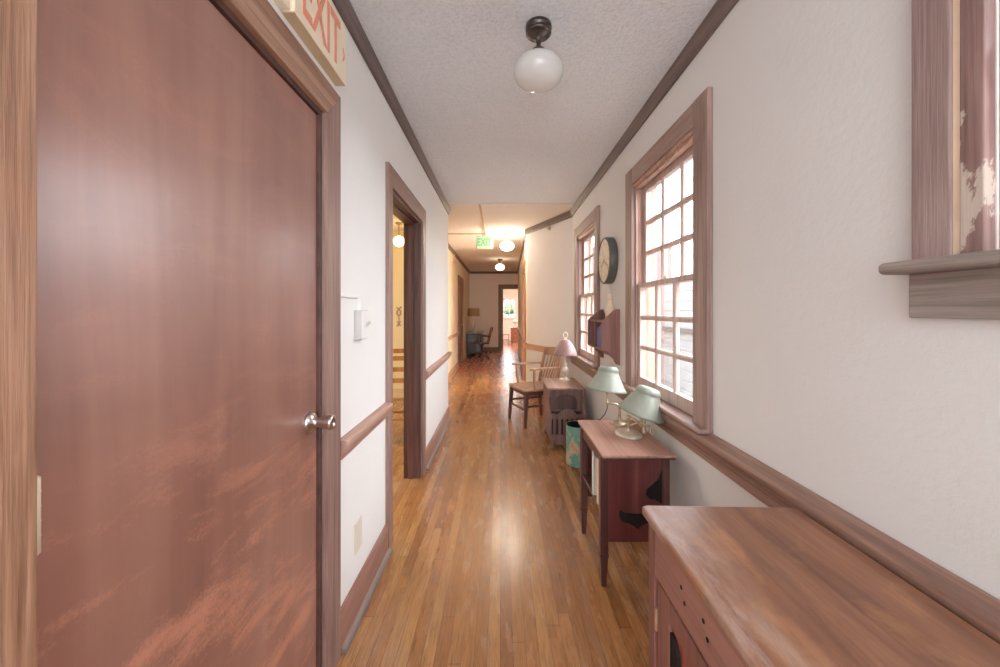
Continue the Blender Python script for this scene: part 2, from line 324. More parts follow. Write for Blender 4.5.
# ------------------------------------------------------------------ mesh builder
class MB:
    def __init__(s, o=(0, 0, 0)):
        s.v = []; s.f = []; s.sm = []; s.o = Vector(o)
    def add(s, vs, fs, smooth=False, T=None):
        b = len(s.v)
        for p in vs:
            p = Vector(p)
            if T is not None: p = T @ p
            s.v.append(tuple(p - s.o))
        for f in fs:
            s.f.append(tuple(b + i for i in f)); s.sm.append(smooth)
        return s
    def box(s, x0, y0, z0, x1, y1, z1, bev=0.0, T=None, seg=2):
        x0, x1 = min(x0, x1), max(x0, x1); y0, y1 = min(y0, y1), max(y0, y1); z0, z1 = min(z0, z1), max(z0, z1)
        vs = [(x0, y0, z0), (x1, y0, z0), (x1, y1, z0), (x0, y1, z0), (x0, y0, z1), (x1, y0, z1), (x1, y1, z1), (x0, y1, z1)]
        fs = [(3, 2, 1, 0), (4, 5, 6, 7), (0, 1, 5, 4), (1, 2, 6, 5), (2, 3, 7, 6), (3, 0, 4, 7)]
        return s._bev(vs, fs, bev, seg, T)
    def _bev(s, vs, fs, bev, seg, T):
        if bev <= 0: return s.add(vs, fs, False, T)
        bm = bmesh.new()
        bv = [bm.verts.new(p) for p in vs]
        for f in fs: bm.faces.new([bv[i] for i in f])
        bm.normal_update()
        bmesh.ops.bevel(bm, geom=list(bm.edges), offset=bev, segments=seg, profile=0.5, affect='EDGES', clamp_overlap=True)
        bm.verts.index_update()
        s.add([tuple(v.co) for v in bm.verts], [tuple(v.index for v in f.verts) for f in bm.faces], False, T)
        bm.free(); return s
    def prism(s, poly, plane, d0, d1, bev=0.0, T=None, seg=2):
        def P(a, b, d):
            return {'xy': (a, b, d), 'xz': (a, d, b), 'yz': (d, a, b)}[plane]
        n = len(poly)
        vs = [P(a, b, d0) for a, b in poly] + [P(a, b, d1) for a, b in poly]
        fs = [tuple(range(n))[::-1], tuple(range(n, 2 * n))] + [(i, (i + 1) % n, n + (i + 1) % n, n + i) for i in range(n)]
        area = sum(poly[i][0] * poly[(i + 1) % n][1] - poly[(i + 1) % n][0] * poly[i][1] for i in range(n))
        flip = (area < 0) ^ (plane == 'xz') ^ (d1 < d0)
        if flip: fs = [f[::-1] for f in fs]
        return s._bev(vs, fs, bev, seg, T)
    def lathe(s, prof, c=(0, 0, 0), n=28, T=None, cap=True):
        vs = []; fs = []
        for r, z in prof:
            for i in range(n):
                a = 2 * PI * i / n
                vs.append((c[0] + r * math.cos(a), c[1] + r * math.sin(a), c[2] + z))
        for k in range(len(prof) - 1):
            for i in range(n):
                j = (i + 1) % n
                fs.append((k * n + i, k * n + j, (k + 1) * n + j, (k + 1) * n + i))
        s.add(vs, fs, True, T)
        if cap:
            for k, rev in ((0, True), (len(prof) - 1, False)):
                r, z = prof[k]
                if r > 1e-5:
                    ring = [vs[k * n + i] for i in range(n)]
                    s.add(ring, [tuple(range(n))[::-1] if rev else tuple(range(n))], False, T)
        return s
    def tube(s, pts, r, n=10, T=None):
        pts = [Vector(p) for p in pts]
        rs = r if isinstance(r, (list, tuple)) else [r] * len(pts)
        vs = []; fs = []; ref = None
        for k, p in enumerate(pts):
            t = (pts[min(k + 1, len(pts) - 1)] - pts[max(k - 1, 0)]).normalized()
            if ref is None:
                ref = Vector((0, 0, 1)) if abs(t.z) < 0.9 else Vector((1, 0, 0))
            u = (ref - t * ref.dot(t)).normalized(); w = t.cross(u); ref = u
            for i in range(n):
                a = 2 * PI * i / n
                vs.append(tuple(p + (u * math.cos(a) + w * math.sin(a)) * rs[k]))
        for k in range(len(pts) - 1):
            for i in range(n):
                j = (i + 1) % n
                fs.append((k * n + i, k * n + j, (k + 1) * n + j, (k + 1) * n + i))
        s.add(vs, fs, True, T)
        s.add(vs[:n], [tuple(range(n))[::-1]], False, T); s.add(vs[-n:], [tuple(range(n))], False, T)
        return s
    def bar(s, p0, p1, w0, d0, w1=None, d1=None, side=(1, 0, 0), T=None):
        """rectangular tapered bar from p0 to p1; w along side, d across"""
        p0, p1 = Vector(p0), Vector(p1); t = (p1 - p0).normalized()
        u = Vector(side); u = (u - t * u.dot(t)).normalized(); w = t.cross(u)
        w1 = w0 if w1 is None else w1; d1 = d0 if d1 is None else d1
        vs = []
        for p, a, b in ((p0, w0 / 2, d0 / 2), (p1, w1 / 2, d1 / 2)):
            vs += [p - u * a - w * b, p + u * a - w * b, p + u * a + w * b, p - u * a + w * b]
        return s.add(vs, [(3, 2, 1, 0), (4, 5, 6, 7), (0, 1, 5, 4), (1, 2, 6, 5), (2, 3, 7, 6), (3, 0, 4, 7)], False, T)
    def build(s, name, mat, parent=None, **props):
        me = bpy.data.meshes.new(name)
        me.from_pydata(s.v, [], s.f); me.update()
        me.polygons.foreach_set('use_smooth', s.sm)
        me.materials.append(M[mat] if isinstance(mat, str) else mat)
        o = bpy.data.objects.new(name, me); COL.objects.link(o)
        if parent: o.parent = parent
        for k, v in props.items(): o[k] = v
        return o

def thing(name, label, cat, loc=(0, 0, 0), rz=0.0, group=None, kind=None):
    o = bpy.data.objects.new(name, None); COL.objects.link(o)
    o.location = loc; o.rotation_euler = (0, 0, rz); o.empty_display_size = 0.1
    if label: o['label'] = label
    if cat: o['category'] = cat
    if group: o['group'] = group
    if kind: o['kind'] = kind
    return o

def tag(o, label, cat, group=None, kind=None):
    if label: o['label'] = label
    if cat: o['category'] = cat
    if group: o['group'] = group
    if kind: o['kind'] = kind
    return o

def kids(o): return [c for c in COL.objects if c.parent == o]
def dup(o, loc=None, label=None, parent=None):
    c = o.copy(); COL.objects.link(c)
    if parent is not None: c.parent = parent
    if loc is not None: c.location = loc
    if label: c['label'] = label
    for k in kids(o): dup(k, parent=c)
    return c

def struct(o, label=None, cat=None): return tag(o, label, cat, kind='structure')

def text_part(body, size, ext, mat, parent, M4, name='lettering', bold=0.0):
    cu = bpy.data.curves.new(name, 'FONT'); cu.body = body; cu.size = size; cu.extrude = ext; cu.offset = bold
    cu.align_x = 'CENTER'; cu.align_y = 'CENTER'
    t = bpy.data.objects.new('tmp_text', cu); COL.objects.link(t)
    bpy.context.view_layer.update()
    me = bpy.data.meshes.new_from_object(t.evaluated_get(bpy.context.evaluated_depsgraph_get()))
    bpy.data.objects.remove(t); me.name = name
    me.transform(M4); me.materials.clear(); me.materials.append(M[mat])
    o = bpy.data.objects.new(name, me); COL.objects.link(o); o.parent = parent
    return o

# ------------------------------------------------------------------ room shell
CZ = 2.563
XL, XR = -0.631, 0.896
XB = -0.981           # left wall of the far stretch
YC = 4.75             # left wall steps back
YD = 4.82             # right wall turns
YE = 12.5
D0, D1 = Vector((XR, YD)), Vector((0.411, 5.94))
E1 = Vector((0.577, YE))

def wall_x(mb, x0, x1, y0, y1, z0, z1, holes):
    ys = sorted({y0, y1} | {h[0] for h in holes} | {h[1] for h in holes})
    for a, b in zip(ys, ys[1:]):
        m = (a + b) / 2
        hs = sorted([(h[2], h[3]) for h in holes if h[0] < m < h[1]])
        z = z0
        for h0, h1 in hs:
            if h0 > z: mb.box(x0, a, z, x1, b, h0)
            z = h1
        if z < z1: mb.box(x0, a, z, x1, b, z1)
    return mb

mb = MB(); mb.box(-3.4, -2.6, -0.1, 1.05, 6.2, 0); mb.box(-1.2, 6.2, -0.1, 1.35, 8.3, 0)
struct(mb.build('floor', 'floor'), 'worn honey oak strip floor running down the hallway', 'floor')
mb = MB(); mb.box(-1.2, 8.3, -0.1, 1.35, YE, 0); mb.box(-0.8, YE, -0.1, 2.4, 17.2, 0)
struct(mb.build('floor_far', 'floor_far'), 'redder strip floor at the far end of the hallway', 'floor')
mb = MB(); mb.box(-3.4, -2.6, CZ, 1.05, 4.54, CZ + 0.1)
struct(mb.build('ceiling', 'ceiling'), 'white stippled ceiling over the near hallway', 'ceiling')
mb = MB(); mb.box(-3.4, 4.54, CZ, 1.06, 6.2, CZ + 0.1); mb.box(-1.2, 6.2, CZ, 1.35, YE, CZ + 0.1); mb.box(-0.8, YE, CZ, 2.4, 17.2, CZ + 0.1)
struct(mb.build('ceiling_far', 'ceiling_far'), 'cream stippled ceiling over the far hallway', 'ceiling')

DH = 2.03
D1a, D1b = 0.520, 1.378       # opening of the closed red door
D2a, D2b = 2.231, 3.10        # open doorway
mb = MB(); wall_x(mb, XL - 0.13, XL, -2.6, YC, 0, CZ, [(D1a, D1b, 0, DH), (D2a, D2b, 0, DH)])
struct(mb.build('wall_left', 'wall_left'), 'bright white plaster wall on the left', 'wall')
mb = MB(); mb.box(XB - 0.13, YC - 0.13, 0, XL - 0.13, YC, CZ); wall_x(mb, XB - 0.13, XB, YC, YE, 0, CZ, [(9.16, 10.15, 0, DH)])
struct(mb.build('wall_left_far', 'wall_far'), 'cream wall of the far hallway on the left', 'wall')
W1 = (1.747, 2.605); W2 = (3.595, 4.465); W3 = (-0.15, 0.722)
WZ0, WZ1 = 0.80, 2.165
mb = MB(); wall_x(mb, XR, XR + 0.15, -2.6, YD, 0, CZ, [W1 + (WZ0, WZ1), W2 + (WZ0, WZ1), W3 + (1.42, WZ1)])
struct(mb.build('wall_right', 'wall_right'), 'off white plaster wall with sash windows on the right', 'wall')
d = (D1 - D0).normalized(); nD = Vector((-d.y, d.x)) * -1     # outward (away from hall)
if nD.x < 0: nD = -nD
mb = MB(); a, b = D0, D1
mb.prism([(a.x, a.y), (b.x, b.y), (b.x + 0.16, b.y + 0.02), (a.x + 0.15, a.y + 0.06)], 'xy', 0, CZ)
struct(mb.build('wall_angled', 'wall_angled'), 'pale angled wall where the hallway narrows', 'wall')
e = (E1 - D1).normalized()
def Ept(s, off=0.0):   # s along E from corner, off towards the hall
    n = Vector((-e.y, e.x)); return D1 + e * s + n * off
mb = MB(); a, b = Ept(0), Ept(0.58); mb.prism([(a.x, a.y), (b.x, b.y), (b.x + 0.13, b.y), (a.x + 0.16, a.y + 0.02)], 'xy', 0, CZ)
a, b = Ept(1.45), Ept(6.562); mb.prism([(a.x, a.y), (b.x, b.y), (b.x + 0.13, b.y), (a.x + 0.13, a.y)], 'xy', 0, CZ)
a, b = Ept(0.58), Ept(1.45); mb.prism([(a.x, a.y), (b.x, b.y), (b.x + 0.13, b.y), (a.x + 0.13, a.y)], 'xy', DH, CZ)
struct(mb.build('wall_right_far', 'wall_far'), 'cream wall of the far hallway on the right', 'wall')
mb = MB(); mb.box(XB - 0.13, YE, 0, 0.07, YE + 0.13, CZ); mb.box(0.07, YE, DH, 2.3, YE + 0.13, CZ); mb.box(0.80, YE, 0, 2.3, YE + 0.13, DH)
struct(mb.build('wall_end', 'wall_end'), 'tan wall closing the far end of the hallway', 'wall')
mb = MB(); mb.box(-0.89, -2.6, 0, 1.05, -2.5, CZ)
struct(mb.build('wall_back', 'wall_right'), 'white wall behind the camera', 'wall')
# far room
FW = (0.14, 0.66, 1.0, 1.79)
mb = MB(); mb.box(-0.7, 17.0, 0, FW[0], 17.12, CZ); mb.box(FW[1], 17.0, 0, 2.3, 17.12, CZ)
mb.box(FW[0], 17.0, 0, FW[1], 17.12, FW[2]); mb.box(FW[0], 17.0, FW[3], FW[1], 17.12, CZ)
mb.box(-0.8, YE + 0.13, 0, -0.7, 17.12, CZ); mb.box(2.3, YE, 0, 2.4, 17.12, CZ)
struct(mb.build('wall_far_room', 'wall_farroom'), 'warm white walls of the room beyond the end doorway', 'wall')
# side room behind the open doorway
mb = MB(); mb.box(-3.3, 6.1, 0, XB - 0.13, 6.2, CZ); mb.box(-3.4, 1.6, 0, -3.3, 6.2, CZ); mb.box(-3.3, 1.6, 0, XL - 0.13, 1.7, CZ)
struct(mb.build('wall_side_room', 'wall_yellow'), 'yellow walls of the side room beyond the open doorway', 'wall')
# a dark closet space behind the right-hand far door
mb = MB(); mb.box(1.25, 6.3, 0, 1.30, 7.7, CZ)
struct(mb.build('wall_closet', 'wall_far'), 'wall of the closet behind the right far doorway', 'wall')

# ------------------------------------------------------------------ trims
def rail(name, poly, y0, y1, mat, label):
    mb = MB((0, y0, 0)); mb.prism(poly, 'xz', y0, y1, 0.004)
    o = mb.build(name, mat); o.location = (0, y0, 0); return struct(o, label, 'trim')
tn = [0]
def tname(): tn[0] += 1; return 'trim_%d' % tn[0]
def rail_poly(x, s, z0=0.745, z1=0.825, d=0.045):   # profile against wall plane x, sticking out towards s
    return [(x, z0), (x + s * d * .45, z0 + .004), (x + s * d * .62, z0 + .026), (x + s * d * .85, z0 + .038), (x + s * d, z1 - .018), (x + s * d * .95, z1 - .006), (x + s * d * .75, z1), (x, z1)]
rail(tname(), rail_poly(XL, 1), 1.505, 2.144, 'rail_l', 'chair rail between the red door and open doorway')
rail(tname(), rail_poly(XL, 1), 3.222, YC, 'rail_l', 'chair rail beyond the open doorway')
rail(tname(), rail_poly(XB, 1), YC + .01, 9.03, 'rail_far', 'chair rail on the far left wall')
RP = [(XR, .685), (XR - .02, .685), (XR - .02, .725), (XR - .03, .733), (XR - .034, .752), (XR - .05, .762), (XR - .055, .775), (XR - .055, .79), (XR - .045, .80), (XR - .02, .803), (XR - .014, .812), (XR, .812)]
rail(tname(), RP, -2.5, YD - .02, 'rail_r', 'moulded dark chair rail under the windows on the right')
def crown(x, s, y0, y1, mat, label):
    rail(tname(), [(x, CZ - .075), (x + s * .014, CZ - .075), (x + s * .02, CZ - .05), (x + s * .03, CZ - .02), (x + s * .034, CZ - .001), (x, CZ - .001)], y0, y1, mat, label)
crown(XL, 1, -2.5, YC, 'crown', 'dark ceiling trim along the near left wall')
crown(XR, -1, -2.5, YD, 'crown', 'dark ceiling trim along the right wall')
crown(XB, 1, YC, YE, 'crown_far', 'brown ceiling trim along the far left wall')
def seg_prism(p, q, thick, z0, z1, mat, label, name=None):
    v = (q - p).normalized(); n = Vector((-v.y, v.x))
    c = (p + q) / 2; Lh = (q - p).length / 2
    mb = MB(); mb.box(0, -Lh, z0, thick, Lh, z1, 0.004)
    o = mb.build(name or tname(), mat); o.location = (c.x, c.y, 0)
    o.rotation_euler = (0, 0, math.atan2(v.y, v.x) - PI / 2 + PI)    # local +x points to the hall
    o.rotation_euler = (0, 0, math.atan2(n.y, n.x))
    return struct(o, label, 'trim')
seg_prism(D0, D1, .03, CZ - .085, CZ - .001, 'crown', 'dark ceiling trim on the angled wall')
seg_prism(Ept(0.0), Ept(6.55), .03, CZ - .07, CZ - .001, 'crown_far', 'brown ceiling trim along the far right wall')
seg_prism(D0, D1, .04, .745, .825, 'rail_far', 'light brown chair rail on the angled wall')
seg_prism(Ept(0), Ept(.455), .04, .745, .825, 'rail_far', 'short chair rail before the right far doorway')
seg_prism(Ept(1.575), Ept(6.55), .04, .745, .825, 'rail_far', 'chair rail beyond the right far doorway')
mb = MB(); mb.box(XB + .034, YE - .03, CZ - .07, .577, YE, CZ - .001, .004)
struct(mb.build(tname(), 'crown_far'), 'brown ceiling trim across the end wall', 'trim')
def basebd(name, x, s, y0, y1, label, mats=('base', 'shoe'), h=.155):
    t = thing(name, label, 'baseboard', (x, y0, 0), kind='structure')
    n = y1 - y0
    mb = MB(); mb.prism([(0, 0), (s * .018, 0), (s * .018, h - .02), (s * .01, h), (0, h)], 'xz', 0, n, .002); mb.build('board', mats[0], t)
    mb = MB(); mb.prism([(s * .018, 0), (s * .042, 0), (s * .038, .016), (s * .018, .026)], 'xz', 0, n, .002); mb.build('shoe_moulding', mats[1], t)
basebd('baseboard_left', XL, 1, 1.505, 2.144, 'dusty brown baseboard between the red door and open doorway')
basebd('baseboard_left.001', XL, 1, 3.222, YC, 'brown baseboard beyond the open doorway')
basebd('baseboard_left_far', XB, 1, YC + .01, 9.03, 'brown baseboard of the far left wall', ('rail_far', 'rail_far'), .13)
basebd('baseboard_right', XR, -1, -2.5, YD - .03, 'brown baseboard under the right wall windows')
seg_prism(D0, D1, .02, 0, .15, 'base', 'brown baseboard of the angled wall', 'baseboard_angled')
seg_prism(Ept(1.575), Ept(6.55), .02, 0, .14, 'base', 'brown baseboard of the far right wall', 'baseboard_right_far')
mb = MB(); mb.box(XB + .02, YE - .02, 0, -.055, YE, .14, .003); struct(mb.build('baseboard_end', 'end_casing'), 'brown baseboard of the end wall', 'baseboard')

# ------------------------------------------------------------------ doors
def doorway(n, label, loc, rz, w, cw, mz, my, jamb, depth=.13, ztop=DH, slab=None, stop=True, th_a=.018, cwa=None):
    cwa = cwa or cw
    """local frame: wall face is x=0, hall on +x, opening along y from 0 to w"""
    t = thing('door_%d' % n, label, 'door', loc, rz, kind='structure')
    zt = ztop + cw * .95
    mb = MB(); mb.prism([(-cwa, 0), (-.004, 0), (-.004, ztop), (-cwa, zt)], 'yz', 0, .02, .002); mb.build('side_casing', mz, t)
    mb = MB(); mb.prism([(w + .004, 0), (w + cw, 0), (w + cw, zt), (w + .004, ztop)], 'yz', 0, .02, .002); mb.build('side_casing', mz, t)
    mb = MB(); mb.prism([(-.004, ztop), (w + .004, ztop), (w + cw, zt), (-cwa, zt)], 'yz', 0, .021, .002); mb.build('head_casing', my, t)
    mb = MB(); th = .018
    mb.box(-depth, 0, 0, 0.002, th_a, ztop); mb.box(-depth, w - th, 0, 0.002, w, ztop); mb.box(-depth, th, ztop - th, 0.002, w - th, ztop)
    if stop:
        for a, b in ((th_a, th_a + .012), (w - th - .012, w - th)): mb.box(-depth + .035, a, 0, -.05, b, ztop - th)
        mb.box(-depth + .035, th, ztop - th - .012, -.05, w - th, ztop - th)
    mb.build('jamb', jamb, t)
    return t
# the closed red door
t = doorway(1, 'closed glossy red-brown slab door on the left under the exit sign', (XL, D1a, 0), 0, D1b - D1a, .12, 'casing_z', 'oak_y', 'gap', th_a=.002)
w = D1b - D1a
mb = MB(); mb.box(-.052, .003, .012, -.006, w - .024, DH - .022, .002); sl = mb.build('door_slab', 'door_red', t)
kt = Matrix.Translation((-.006, w - .075, .955)) @ Matrix.Rotation(PI / 2, 4, 'Y')
mb = MB(); mb.lathe([(.036, 0), (.037, .004), (.034, .010), (.025, .017), (.0165, .022), (.0155, .03), (.0165, .036), (.019, .044), (.022, .058), (.0245, .072), (.0245, .078), (.021, .081), (.010, .082), (.009, .078), (.0, .078)], n=32, T=kt)
kn = mb.build('door_knob', 'steel', sl, label='brushed steel door knob')
mb = MB(); mb.lathe([(.003, -.006), (.006, -.003), (.006, .099), (.003, .102)], (.003, .006, 1.004), 16); 
for z in (.02, .04, .06, .08): mb.lathe([(.0062, -.001), (.0066, 0), (.0062, .001)], (.003, .006, 1.004 + z), 16)
mb.build('hinge', 'hinge', t)
for ob in kids(t):
    if ob.name.startswith('side_casing') and min(v.co.y for v in ob.data.vertices) < -.05:
        ob.data.materials.clear(); ob.data.materials.append(M['oak_z'])
# open doorway
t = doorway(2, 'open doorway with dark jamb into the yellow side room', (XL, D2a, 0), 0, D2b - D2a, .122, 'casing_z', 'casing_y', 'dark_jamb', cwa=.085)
# far doors
t = doorway(3, 'brown door with casing on the far left wall', (XB, 9.16, 0), 0, .99, .12, 'far_casing', 'far_casing', 'far_casing')
mb = MB(); mb.box(-.06, .02, .01, -.02, .97, DH - .02, .003)
ds = mb.build('door_slab', 'door_far', t)
mb = MB()
for a, b, c_, d_ in ((.12, .45, .2, .95), (.54, .87, .2, .95), (.12, .45, 1.08, 1.85), (.54, .87, 1.08, 1.85)): mb.box(-.024, a, c_, -.012, b, d_, .006)
mb.build('raised_panel', 'door_far', ds)
mb = MB(); mb.lathe([(.025, 0), (.012, .01), (.012, .03), (.027, .045), (.02, .06), (0, .06)], n=16, T=Matrix.Translation((-.02, .90, .95)) @ Matrix.Rotation(PI / 2, 4, 'Y')); mb.build('door_knob', 'brass', ds)
p = Ept(1.45)
ang = math.atan2(e.y, e.x)
t = doorway(4, 'brown cased doorway on the right beyond the angled wall', (p.x, p.y, 0), ang + PI / 2, .87, .12, 'far_casing', 'far_casing', 'far_casing')
t.rotation_euler = (0, 0, ang - PI / 2 + PI)
t = doorway(5, 'cased doorway in the end wall opening to the bright far room', (0.07, YE, 0), -PI / 2, .73, .125, 'end_casing', 'end_casing', 'end_casing')

# ------------------------------------------------------------------ windows
def sash(t, name, x0, x1, y0, y1, z0, z1, top, bot, matn, o, stile=.045, mun=.03):
    mb = MB(o)
    mb.box(x0, y0, z0, x1, y0 + stile, z1, .003); mb.box(x0, y1 - stile, z0, x1, y1, z1, .003)
    mb.box(x0, y0 + stile, z1 - top, x1, y1 - stile, z1, .003); mb.box(x0, y0 + stile, z0, x1, y1 - stile, z0 + bot, .003)
    iy0, iy1, iz0, iz1 = y0 + stile, y1 - stile, z0 + bot, z1 - top
    s = mb.build(name, matn, t)
    mm = MB(o)
    for k in (1, 2):
        c = iy0 + (iy1 - iy0) * k / 3; mm.prism([(x0 + .004, c - .007), (x0 + .012, c - mun / 2), (x1 - .003, c - mun / 2), (x1 - .003, c + mun / 2), (x0 + .012, c + mun / 2), (x0 + .004, c + .007)], 'xy', iz0, iz1)
        c = iz0 + (iz1 - iz0) * k / 3; mm.prism([(x0 + .005, c - .007), (x0 + .013, c - mun / 2), (x1 - .004, c - mun / 2), (x1 - .004, c + mun / 2), (x0 + .013, c + mun / 2), (x0 + .005, c + .007)], 'xz', iy0, iy1)
    mm.build('muntins', matn, s)
    g = MB(o); xm = (x0 + x1) / 2 + .004; g.box(xm - .0015, iy0 - .005, iz0 - .005, xm + .0015, iy1 + .005, iz1 + .005); g.build('glass_panes', 'glass', s)
    return s

def window(n, label, Y0, Y1, z0, z1, mz, my, jm, cw=.128, high=False):
    o = Vector((XR, Y0, z0))
    t = thing('window_%d' % n, label, 'window', o, kind='structure')
    xf = XR - .025
    i0, i1 = Y0 + .02, Y1 - .02
    if not high:
        for a, b in ((i0 - cw, i0), (i1, i1 + cw)):
            mb = MB(o); mb.box(xf, a, z0 + .012, XR, b, z1 + .105, .004); mb.build('side_casing', mz, t)
        mb = MB(o); mb.box(xf + .001, i0, z1 - .002, XR, i1, z1 + .104, .003); mb.build('head_casing', my, t)
        # stepped inner moulding of the head
        mb = MB(o); mb.box(XR - .012, i0, z1 - .022, XR + .03, i1, z1 - .002, .003); mb.box(XR + .0, i0, z1 - .04, XR + .03, i1, z1 - .022, .003); mb.build('head_moulding', 'jamb_warm', t)
        mb = MB(o); mb.box(XR - .062, i0 - cw + .0, z0 + .006, XR + .135, i1 + cw, z0 + .026, .006); mb.build('stool', my, t)
    else:
        for a, b in ((i0 - .125, i0 - .053), (i1 + .053, i1 + .125)):
            mb = MB(o); mb.box(xf, a, z0 + .01, XR, b, z1 + .001, .003); mb.build('side_casing', mz, t)
        for a, b in ((i0 - .053, i0 - .039), (i1 + .039, i1 + .053)):
            mb = MB(o); mb.box(xf + .006, a, z0 + .01, XR, b, z1); mb.build('caulk_strip', 'caulk', t)
        for a, b in ((i0 - .039, i0 + .0), (i1, i1 + .039)):
            mb = MB(o); mb.box(xf + .001, a, z0 + .01, XR, b, z1 + .001, .003); mb.build('inner_casing', 'peel', t)
        mb = MB(o); mb.box(xf, i0 - .125, z1, XR, i1 + .125, z1 + .11, .004); mb.build('head_casing', my, t)
        mb = MB(o); mb.box(XR - .07, i0 - .155, z0 - .014, XR + .135, i1 + .155, z0 + .012, .01, seg=4); mb.build('stool', 'gray_y', t)
        mb = MB(o); mb.box(XR - .02, i0 - .135, z0 - .107, XR, i1 + .135, z0 - .014, .003); mb.build('apron', 'gray_y', t)
        mb = MB(o); mb.box(XR - .004, i1 - .002, z0 + .012, XR + .008, i1 + .004, z1 - .02); mb.box(XR - .004, i0 - .004, z0 + .012, XR + .008, i0 + .002, z1 - .02); mb.build('white_stop', 'white_paint', t)
    mb = MB(o); mb.box(XR, Y0, z0, XR + .145, i0, z1); mb.box(XR, i1, z0, XR + .145, Y1, z1); mb.box(XR, i0, z1 - .02, XR + .145, i1, z1); mb.box(XR + .02, i0, z0, XR + .16, i1, z0 + .018)
    mb.build('jamb', jm, t)
    # parting beads
    mb = MB(o)
    for a, b in ((i0, i0 + .012), (i1 - .012, i1)):
        mb.box(XR, a, z0 + .02, XR + .012, b, z1 - .02, .002); mb.box(XR + .047, a, z0 + .02, XR + .053, b, z1 - .02)
    mb.build('stop_bead', jm, t)
    zs = z0 + .028
    mid = zs + (z1 - .03 - zs) * .505
    su = sash(t, 'upper_sash', XR + .052, XR + .086, i0 + .004, i1 - .004, mid - .014, z1 - .022, .045, .03, 'sash', o)
    slo = sash(t, 'lower_sash', XR + .014, XR + .047, i0 + .004, i1 - .004, zs, mid + .016, .03, .07, 'sash', o)
    mb = MB(o); yc = (i0 + i1) / 2; mb.lathe([(.014, 0), (.014, .006), (.006, .008), (.006, .016), (.01, .018), (.01, .022), (0, .022)], (XR + .03, yc, mid + .016), 14); mb.bar((XR + .018, yc - .02, mid + .034), (XR + .03, yc + .03, mid + .034), .01, .006, side=(0, 0, 1)); mb.build('sash_lock', 'brass', slo)
    return t
window(1, 'large sash window above the two green lamps', W1[0], W1[1], WZ0, WZ1, 'win_z', 'win_y', 'jamb_warm')
window(2, 'sash window beyond the round wall clock', W2[0], W2[1], WZ0, WZ1, 'win_z', 'win_y', 'jamb_warm')
window(3, 'high window with weathered peeling frame at the right edge', W3[0], W3[1], 1.42, WZ1, 'gray_z', 'gray_y', 'gray_z', high=True)
# far room window
t = thing('window_4', 'small bright window in the far room through the end doorway', 'window', (0.40, 17.0, 1.0), kind='structure')
mb = MB((0.40, 17.0, 1.0)); x0, x1, z0, z1 = FW
for a in (x0 - .07, x1): mb.box(a, 16.98, z0 - .05, a + .07, 17.0, z1 + .07, .003)
mb.box(x0, 16.98, z1, x1, 17.0, z1 + .07, .003); mb.box(x0 - .1, 16.94, z0 - .05, x1 + .1, 17.0, z0, .003); mb.build('frame', 'white_paint', t)
mb = MB((0.40, 17.0, 1.0)); mb.box(x0, 17.03, z0, x0 + .03, 17.06, z1); mb.box(x1 - .03, 17.03, z0, x1, 17.06, z1); mb.box(x0, 17.03, z1 - .03, x1, 17.06, z1); mb.box(x0, 17.03, z0, x1, 17.06, z0 + .03); mb.box(x0, 17.03, (z0 + z1) / 2 - .015, x1, 17.06, (z0 + z1) / 2 + .015); mb.box((x0 + x1) / 2 - .01, 17.035, z0, (x0 + x1) / 2 + .01, 17.055, z1)
s4 = mb.build('sash', 'white_paint', t)
mb = MB((0.40, 17.0, 1.0)); mb.box(x0 + .02, 17.043, z0 + .02, x1 - .02, 17.046, z1 - .02); mb.build('glass_panes', 'glass', s4)

# ------------------------------------------------------------------ outdoors seen through the panes
mb = MB(); mb.box(1.06, -8, -.6, 14, 24, -.5); mb.box(-4, 17.3, -.6, 1.06, 24, -.5); struct(mb.build('ground', 'ground'), 'pale gravel ground outside the windows', 'ground')
t = thing('garden_wall', 'pale bluish board wall outside the large sash window', 'wall', (3.75, 4, -.5), kind='structure')
mb = MB(); mb.box(0, -10, 0, .15, 4.9, 2.45)
for k in range(12): mb.box(-.012, -10, .2 * k + .02, 0, 4.9, .2 * k + .19, .004)
mb.build('boards', 'exterior', t)
mb = MB(); mb.box(-.06, -10, 1.36, -.012, 4.9, 1.46, .005); mb.build('rail', 'ext_rail', t)
t = thing('building_wing', 'pink stucco wing of the house outside the windows', 'building', (2.6, 9.2, -.5), kind='structure')
mb = MB(); mb.box(-1.0, 0, 0, 1.45, .2, 3.3); mb.build('stucco_wall', 'exterior_pink', t)
mb = MB(); mb.box(-1.0, -.06, 3.3, 1.6, .3, 3.42, .01); mb.build('coping', 'white_paint', t)

t = None
mb = MB((.5, 20.5, -.5))
for k in range(70):
    rx, ry, rz_ = random.uniform(-1.6, 2.6), random.uniform(20.0, 21.0), random.uniform(-.5, 1.9)
    r = random.uniform(.22, .42)
    mb.lathe([(r * math.sin(PI * q / 6), r * math.cos(PI * q / 6)) for q in range(1, 6)], (rx, ry, rz_), 9)
hd = mb.build('hedge', 'leaf'); hd.location = (.5, 20.5, -.5); tag(hd, 'green hedge outside the far room window', 'hedge', kind='stuff')

